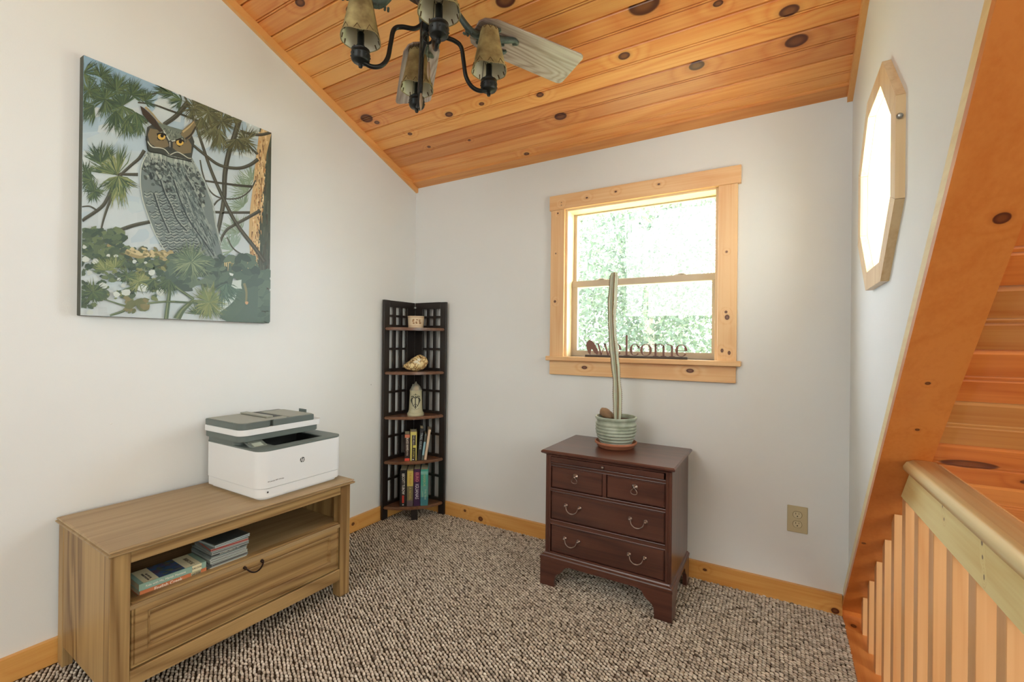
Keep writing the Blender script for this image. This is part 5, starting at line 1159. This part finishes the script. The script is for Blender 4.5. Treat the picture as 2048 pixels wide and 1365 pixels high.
P.stroke([(870, 1140), (862, 1190), (830, 1230), (790, 1262)], 46, 60, (86, 108, 94)); P.stroke([(880, 1110), (890, 1150), (888, 1200)], 12, 8, (128, 128, 96)); P.daub(892, 1198, 9, (190, 150, 110))
for pts, w0, w1 in (([(540, 1100), (590, 1140), (650, 1180)], 10, 12), ([(440, 1200), (540, 1192), (680, 1200)], 10, 8), ([(545, 1110), (535, 1190), (525, 1270)], 16, 20), ([(650, 1185), (600, 1230), (575, 1270)], 14, 34), ([(240, 1180), (300, 1200), (340, 1212)], 5, 8), ([(270, 1255), (330, 1235), (370, 1200)], 8, 16), ([(330, 1140), (400, 1110)], 6, 9)):
    P.stroke(pts, w0, w1, (82, 102, 78)); P.stroke([(a-2, b-1) for a, b in pts], w0*.3, w1*.3, (128, 142, 108))
scatter(26, 340, 440, 1180, 1240, [(128, 124, 88), (104, 112, 78)], 8, 15)
P.layer = 23
for cx_, cy_, r_, n_, a0, a1, cc_ in ((640, 1010, 115, 150, 0, 360, [(96, 118, 96), (120, 140, 112), (80, 102, 86), (140, 156, 124)]), (722, 1195, 105, 160, 0, 360, YG+[(110, 130, 94)]), (780, 1130, 110, 60, 0, 110, BG), (800, 1110, 80, 40, 20, 160, BG), (540, 1090, 90, 60, 60, 170, GR), (400, 1100, 70, 50, 0, 360, YG), (250, 1050, 80, 60, 180, 360, YG), (290, 1040, 70, 50, 200, 340, YG), (350, 1070, 60, 50, 0, 360, GR), (470, 1090, 80, 60, 30, 170, GR), (190, 1150, 80, 60, 0, 360, GR), (680, 1250, 80, 40, 180, 360, GR)):
    P.needles(cx_, cy_, r_, n_, a0, a1, cc_, 4.5)
for x, y, r_ in ((200, 1010, 12), (240, 1120, 16), (345, 1150, 18), (420, 1130, 20), (460, 1060, 14), (300, 1160, 14), (500, 1150, 18), (180, 1240, 16), (152, 944, 10), (262, 982, 8), (295, 985, 9), (380, 1010, 10), (430, 1015, 7), (160, 1000, 16), (175, 1062, 12), (330, 1120, 10), (310, 1090, 9)): P.daub(x, y, r_, (198, 208, 202), 1.3, 0, 7)
pm = bpy.data.materials.new('acrylic_paint'); pm.use_nodes = True; nt = pm.node_tree; bs_ = nt.nodes['Principled BSDF']; at = nt.nodes.new('ShaderNodeAttribute'); at.attribute_name = 'Col'; nt.links.new(at.outputs['Color'], bs_.inputs['Base Color']); bs_.inputs['Roughness'].default_value = .42; bs_.inputs['Specular IOR Level'].default_value = .6
nz = nt.nodes.new('ShaderNodeTexNoise'); nz.inputs['Scale'].default_value = 420; tc = nt.nodes.new('ShaderNodeTexCoord'); nt.links.new(tc.outputs['Object'], nz.inputs['Vector']); bp = nt.nodes.new('ShaderNodeBump'); bp.inputs['Strength'].default_value = .25; bp.inputs['Distance'].default_value = .001; nt.links.new(nz.outputs['Fac'], bp.inputs['Height']); nt.links.new(bp.outputs[0], bs_.inputs['Normal'])
P.build('painted_image', pm, pa)

# ------------------------------------------------------------------ ceiling fan with four candle lamps
HUB = Vector((1.052, -1.088, 0)); fwh = Vector((-math.sin(YAW), math.cos(YAW), 0)); rth = Vector((math.cos(YAW), math.sin(YAW), 0))
fan = thing('ceiling_fan', 'rustic ceiling fan with weathered blades and four hide-shaded candle lamps', 'ceiling fan', (HUB.x, HUB.y, 2.35))
IRON = mat('black_iron', srgb(30, 32, 31), .38, metal=.5, noise=.2, nscale=60); VERD = mat('verdigris_iron', srgb(78, 90, 84), .55, metal=.3, noise=.5, nscale=70, bump=.8, bscale=160)
def fdir(deg): a = math.radians(deg); return fwh*math.cos(a)+rth*math.sin(a)
def FM(deg): d_ = fdir(deg); return frame(HUB, d_, Vector((0, 0, 1)).cross(d_), (0, 0, 1))     # local x outwards, z up
MH = Matrix.Translation(HUB); mh = lambda pr2: MH
bm = BM(); lathe(bm, [(0, 2.392), (.07, 2.392), (.105, 2.400), (.118, 2.415), (.118, 2.455), (.10, 2.485), (.06, 2.50), (0, 2.50)], 40, MH); obj('motor_housing', bm, IRON, fan, smooth=True, auto=40)
bm = BM(); tube(bm, [HUB+Vector((0, 0, 2.46)), HUB+Vector((0, 0, cz(HUB.y)-.02))], .013, 12); lathe(bm, [(.02, 2.545), (.05, 2.555), (.07, 2.585), (.07, 2.64), (0, 2.64)], 28, MH); obj('downrod', bm, IRON, fan, smooth=True, auto=40)
bm = BM(); lathe(bm, [(0, 2.236), (.016, 2.238), (.024, 2.246), (.030, 2.256), (.026, 2.266), (.020, 2.272), (.024, 2.282), (.034, 2.296), (.036, 2.318), (.030, 2.330), (.042, 2.345), (.050, 2.36), (.050, 2.393), (0, 2.393)], 32, MH); obj('light_hub', bm, IRON, fan, smooth=True, auto=40)
bm = BM(); tube(bm, [HUB+fdir(80)*.017*math.cos(a)+fdir(0)*-.006+Vector((0, 0, 2.212+.017*math.sin(a))) for a in [2*PI*i/24 for i in range(24)]], .0052, 8, closed=True); obj('ring_finial', bm, IRON, fan, smooth=True)
HIDE = bpy.data.materials.new('rawhide'); HIDE.use_nodes = True; nt = HIDE.node_tree; bs_ = nt.nodes['Principled BSDF']; bs_.inputs['Roughness'].default_value = .6
nz = nt.nodes.new('ShaderNodeTexNoise'); nz.inputs['Scale'].default_value = 26; nz.inputs['Detail'].default_value = 6; tc = nt.nodes.new('ShaderNodeTexCoord'); nt.links.new(tc.outputs['Object'], nz.inputs['Vector']); cr = nt.nodes.new('ShaderNodeValToRGB'); cr.color_ramp.elements[0].color = srgb(112, 94, 58); cr.color_ramp.elements[0].position = .28; cr.color_ramp.elements[1].color = srgb(176, 162, 112); cr.color_ramp.elements[1].position = .7; nt.links.new(nz.outputs['Fac'], cr.inputs[0]); nt.links.new(cr.outputs[0], bs_.inputs['Base Color'])
HIN = mat('shade_lining', srgb(222, 216, 196), .7, noise=.06, nscale=30); STI = mat('leather_stitch', srgb(96, 70, 40), .7)
BULB = bpy.data.materials.new('clear_bulb'); BULB.use_nodes = True; _b = BULB.node_tree.nodes['Principled BSDF']; _b.inputs['Transmission Weight'].default_value = .9; _b.inputs['Roughness'].default_value = .05; _b.inputs['Base Color'].default_value = (.95, .95, .92, 1)
for li, deg in enumerate((-21.7+0, 68.3, 158.3+3, -111.7)):
    MX = FM(deg); rr_ = .232
    bm = BM(); tube(bm, [(.022, 0, 2.262), (.050, 0, 2.238), (.095, 0, 2.232), (.122, 0, 2.215), (.132, 0, 2.165), (.142, 0, 2.110), (.165, 0, 2.077), (.198, 0, 2.068), (rr_, 0, 2.080)], .0078, 10, Mx=MX, smooth=6)
    arm = obj('light_arm', bm, IRON, fan, smooth=True)
    L_ = Matrix.Translation(MX @ Vector((rr_, 0, 0)))
    bm = BM(); lathe(bm, [(0, 2.056), (.006, 2.056), (.0075, 2.062), (.006, 2.068), (.012, 2.072), (.027, 2.076), (.031, 2.082), (.031, 2.098), (.0325, 2.100), (.031, 2.103), (.030, 2.112), (.031, 2.114), (.026, 2.117), (.012, 2.119), (.016, 2.124), (.014, 2.130), (0, 2.130)], 28, L_)
    for k in range(8): a = 2*PI*k/8; sphere(bm, (.031*math.cos(a), .031*math.sin(a), 2.091), .0028, 6, Mx=L_)
    obj('candle_cup', bm, IRON, arm, smooth=True, auto=40)
    bm = BM(); lathe(bm, [(.0115, 2.128), (.0115, 2.172), (.009, 2.176), (0, 2.176)], 18, L_); obj('candle_sleeve', bm, IRON, arm, smooth=True, auto=40)
    bm = BM(); lathe(bm, [(.008, 2.176), (.012, 2.190), (.013, 2.200), (.009, 2.218), (.003, 2.232), (0, 2.236)], 16, L_, cap=False); obj('bulb', bm, BULB, arm, smooth=True)
    zb0, zt0, rb0, rt0 = 2.150, 2.305, .067, .034
    def shade_pt(a, t_, inset=0):
        r_ = (rb0+(rt0-rb0)*t_**.92-inset)*(1+.035*math.cos(4*a)); return (r_*math.cos(a), r_*math.sin(a), zb0+(zt0-zb0)*t_+.0035*math.cos(4*a)*(1-t_))
    t = bmesh.new(); NS, NT = 48, 8
    o_ = [[t.verts.new(shade_pt(2*PI*k/NS, j/NT)) for k in range(NS)] for j in range(NT+1)]; i_ = [[t.verts.new(shade_pt(2*PI*k/NS, j/NT, .0022)) for k in range(NS)] for j in range(NT+1)]
    for j in range(NT):
        for k in range(NS):
            k2 = (k+1) % NS; f = t.faces.new((o_[j][k], o_[j][k2], o_[j+1][k2], o_[j+1][k])); f = t.faces.new((i_[j][k2], i_[j][k], i_[j+1][k], i_[j+1][k2])); f.material_index = 1
    for k in range(NS):
        k2 = (k+1) % NS; t.faces.new((i_[0][k], i_[0][k2], o_[0][k2], o_[0][k])); t.faces.new((o_[-1][k], o_[-1][k2], i_[-1][k2], i_[-1][k]))
    t.transform(L_); shd = obj('shade', t, [HIDE, HIN], arm, smooth=True, auto=45)
    bm = BM()
    for k in range(10):
        a = 2*PI*(k+.3)/10; p0 = Vector(shade_pt(a, .0, -.001)); p1 = Vector(shade_pt(a+.16, .13, -.0012)); p2 = Vector(shade_pt(a+.34, .02, -.001)); tube(bm, [p0, p1, p2], .0011, 5, Mx=L_)
        q0 = Vector(shade_pt(a+.05, .0, .003)); q1 = Vector(shade_pt(a+.10, .09, .0035)); tube(bm, [q0, q1], .0022, 5, Mx=L_)
        tube(bm, [Vector(shade_pt(a, 1, -.001)), Vector(shade_pt(a+.2, .93, -.001)), Vector(shade_pt(a+.4, 1, -.001))], .0010, 5, Mx=L_)
    for a in (.8, 3.2): tube(bm, [Vector(shade_pt(a, t2/10, -.001)) for t2 in range(11)], .0012, 5, Mx=L_)
    obj('stitching', bm, STI, arm)
    bm = BM(); tube(bm, [shade_pt(2*PI*k/40, 0, -.0004) for k in range(40)], .0016, 6, Mx=L_, closed=True); obj('rim_cord', bm, mat('rim_cord', srgb(150, 134, 92), .7), arm)
    bm = BM()
    for a in (.5, 2.6, 4.7): tube(bm, [shade_pt(a, .0, .004), shade_pt(a, .55, .004)], .0011, 5, Mx=L_)
    for s in (-1, 1): tube(bm, [(s*.010, 0, 2.170), (s*.020, 0, 2.200), (s*.019, 0, 2.235), (s*.004, 0, 2.262)], .0010, 5, Mx=L_, smooth=4)
    obj('shade_wires', bm, IRON, arm)
for deg, pitch in ((58, -13), (-17, -13), (-110, -13), (152, -13)):
    BLD = wood('weathered_blade', srgb(172, 156, 146), srgb(122, 100, 90), srgb(66, 50, 42), 'x', rings=30, contrast=.75, rough=.34, coat=.6, rk=.04, scale=1.3, rot=(0, 0, -math.radians(90+30.52-deg)), bump=.4)
    MX = FM(deg) @ Matrix.Translation((0, 0, 2.318)) @ Matrix.Rotation(math.radians(pitch), 4, 'X')
    pts = [(.185, -.040), (.20, -.060), (.245, -.076), (.645, -.088), (.660, -.083), (.668, -.070), (.668, .070), (.660, .083), (.645, .088), (.245, .076), (.20, .060), (.185, .040)]
    bm = BM(); prism(bm, pts, .007, MX, .0012, z0=-.0035); bl = obj('blade', bm, BLD, fan)
    bm = BM(); z = -.008
    tube(bm, [(.095, 0, .090), (.125, 0, .035), (.17, .0, z-.008), (.22, .004, z-.008), (.265, 0, z-.004)], [.013, .016, .019, .021, .018], 10, Mx=MX, smooth=4, flat=.7)
    for br, rads in (([(.245, 0, z), (.27, .022, z-.003), (.29, .036, z-.004), (.33, .040, z-.002), (.345, .028, z)], [.017, .015, .013, .010, .005]), ([(.245, 0, z), (.28, -.010, z-.004), (.31, -.018, z-.004), (.345, -.030, z-.002), (.365, -.022, z), (.35, -.010, z)], [.017, .015, .013, .010, .008, .005]),
                     ([(.22, .0, z), (.225, .03, z-.002), (.215, .045, z)], [.015, .011, .005]), ([(.23, 0, z), (.25, -.03, z-.003), (.275, -.048, z)], [.015, .012, .006]), ([(.26, .008, z), (.30, .010, z-.003), (.32, .006, z)], [.010, .007, .004])):
        tube(bm, br, rads, 8, Mx=MX, smooth=4)
    for k in range(26): 
        sphere(bm, (.14+R_.random()*.17, R_.uniform(-.012, .012), z-.022), .0050, 6, Mx=MX)
    obj('blade_bracket', bm, VERD, bl, smooth=True)
def chain(p0, ln, pend, lean):
    bm = BM(); n = int(ln/.0042); d_ = Vector((lean[0], lean[1], -1)).normalized()
    for k in range(n): sphere(bm, tuple(Vector(p0)+d_*k*.0042), .0017, 6)
    c_ = obj('pull_chain', bm, IRON, fan, smooth=True)
    e = Vector(p0)+d_*ln; bm = BM()
    Mx = Matrix.Translation(e)
    lathe(bm, [(0, 0), (.0035, -.002), (.005, -.012), (.0062, -.030), (.0045, -.048), (.0012, -.062), (0, -.064)], 10, Mx); obj('chain_pendant', bm, mat('bronze_pendant', srgb(140, 118, 94), .45, metal=.3), c_, smooth=True)
hp3 = lambda f_, r_, z: (HUB+fwh*f_+rth*r_+Vector((0, 0, z)))
chain(hp3(-.060, -.012, 2.215), .23, 0, (0, 0)); chain(hp3(-.075, .016, 2.25), .165, 0, (0, 0))
bm = BM(); tube(bm, [hp3(-.060, -.011, 2.235), hp3(-.066, -.013, 2.20), hp3(-.063, -.018, 2.08), hp3(-.060, -.022, 1.985)], .0028, 8, smooth=6); obj('leather_cord', bm, mat('dark_cord', srgb(38, 32, 26), .6), fan, smooth=True)

# ------------------------------------------------------------------ trees beyond the window
LEAF = bpy.data.materials.new('leaf_green'); LEAF.use_nodes = True; nt = LEAF.node_tree; bs_ = nt.nodes['Principled BSDF']; bs_.inputs['Roughness'].default_value = .5
oi = nt.nodes.new('ShaderNodeTexNoise'); oi.inputs['Scale'].default_value = 3; cr = nt.nodes.new('ShaderNodeValToRGB'); cr.color_ramp.elements[0].color = srgb(70, 86, 74); cr.color_ramp.elements[1].color = srgb(98, 112, 88); nt.links.new(oi.outputs['Fac'], cr.inputs[0]); nt.links.new(cr.outputs[0], bs_.inputs['Base Color'])
tr_ = nt.nodes.new('ShaderNodeBsdfTranslucent'); nt.links.new(cr.outputs[0], tr_.inputs['Color']); mxs = nt.nodes.new('ShaderNodeMixShader'); mxs.inputs[0].default_value = .4; nt.links.new(bs_.outputs[0], mxs.inputs[1]); nt.links.new(tr_.outputs[0], mxs.inputs[2]); nt.links.new(mxs.outputs[0], nt.nodes['Material Output'].inputs[0])
BARK = mat('tree_bark', srgb(150, 140, 124), .9, noise=.3, nscale=8, bump=1, bscale=20)
bm = BM(); box(bm, -14, 16, .2, 26, -3.1, -3.0); struct('ground_outside', bm, mat('forest_floor', srgb(120, 128, 90), .9, noise=.3, nscale=2))
def tree(label, x, y, h, r, nleaf, seed, cr_z):
    rg = np.random.default_rng(seed); o = thing('leafy_tree', label, 'tree', (x, y, -3.0), 0, 'leafy trees outside the window')
    bm = BM(); tube(bm, [(x, y, -3.0), (x+.05, y, 0), (x-.03, y+.05, 2.0), (x, y, h-3.6)], [.11, .08, .06, .02], 10, smooth=4)
    rr = random.Random(seed)
    for k in range(9):
        a = rr.uniform(0, 2*PI); z = rr.uniform(-.6, h-4.2); l = rr.uniform(.5, 1)*r*.8
        tube(bm, [(x, y, z), (x+math.cos(a)*l*.5, y+math.sin(a)*l*.5, z+l*.3), (x+math.cos(a)*l, y+math.sin(a)*l, z+l*.75)], [.03, .02, .006], 6)
    obj('trunk', bm, BARK, o)
    nc = 260; cen = rg.normal(0, 1, (nc, 3)); cen /= np.linalg.norm(cen, axis=1)[:, None]; cen *= (rg.random(nc)**.4)[:, None]*np.array([r, r, cr_z[1]]); cen += np.array([x, y, cr_z[0]])
    c_ = cen[rg.integers(0, nc, nleaf)]+rg.normal(0, .22, (nleaf, 3))
    d1 = rg.normal(0, 1, (nleaf, 3)); d1 /= np.linalg.norm(d1, axis=1)[:, None]; d2 = np.cross(d1, rg.normal(0, 1, (nleaf, 3))); d2 /= np.linalg.norm(d2, axis=1)[:, None]
    s_ = rg.uniform(.03, .055, (nleaf, 1)); V = np.stack([c_-d1*s_, c_+d2*s_*.5, c_+d1*s_, c_-d2*s_*.5], 1).reshape(-1, 3)-np.array([x, y, -3.0])
    me = bpy.data.meshes.new('foliage'); me.from_pydata(V.tolist(), [], np.arange(nleaf*4).reshape(-1, 4).tolist()); me.materials.append(LEAF)
    f = bpy.data.objects.new('foliage', me); C.objects.link(f); f.parent = o; f['kind'] = 'stuff'
tree('slim leafy tree in view behind the right half of the window', .55, 4.2, 8.0, 1.5, 9500, 1, (2.2, 1.9))
tree('leafy tree crown filling the left half of the window view', -1.2, 5.6, 8.5, 1.9, 12000, 2, (2.0, 2.4))
tree('leafy tree farther back in the middle of the window view', .2, 8.5, 9.5, 2.5, 13000, 3, (2.6, 3.0))
tree('distant leafy tree at the far left of the window view', -3.6, 9.5, 9.5, 2.6, 11000, 4, (2.4, 3.0))
tree('leafy tree beyond the right edge of the window view', 2.4, 7.0, 9.0, 2.2, 11000, 5, (2.6, 2.6))
print('tris', sum(len(o.data.loop_triangles) or sum(len(p.vertices)-2 for p in o.data.polygons) for o in bpy.data.objects if o.type == 'MESH' and len(o.data.polygons) < 2000))
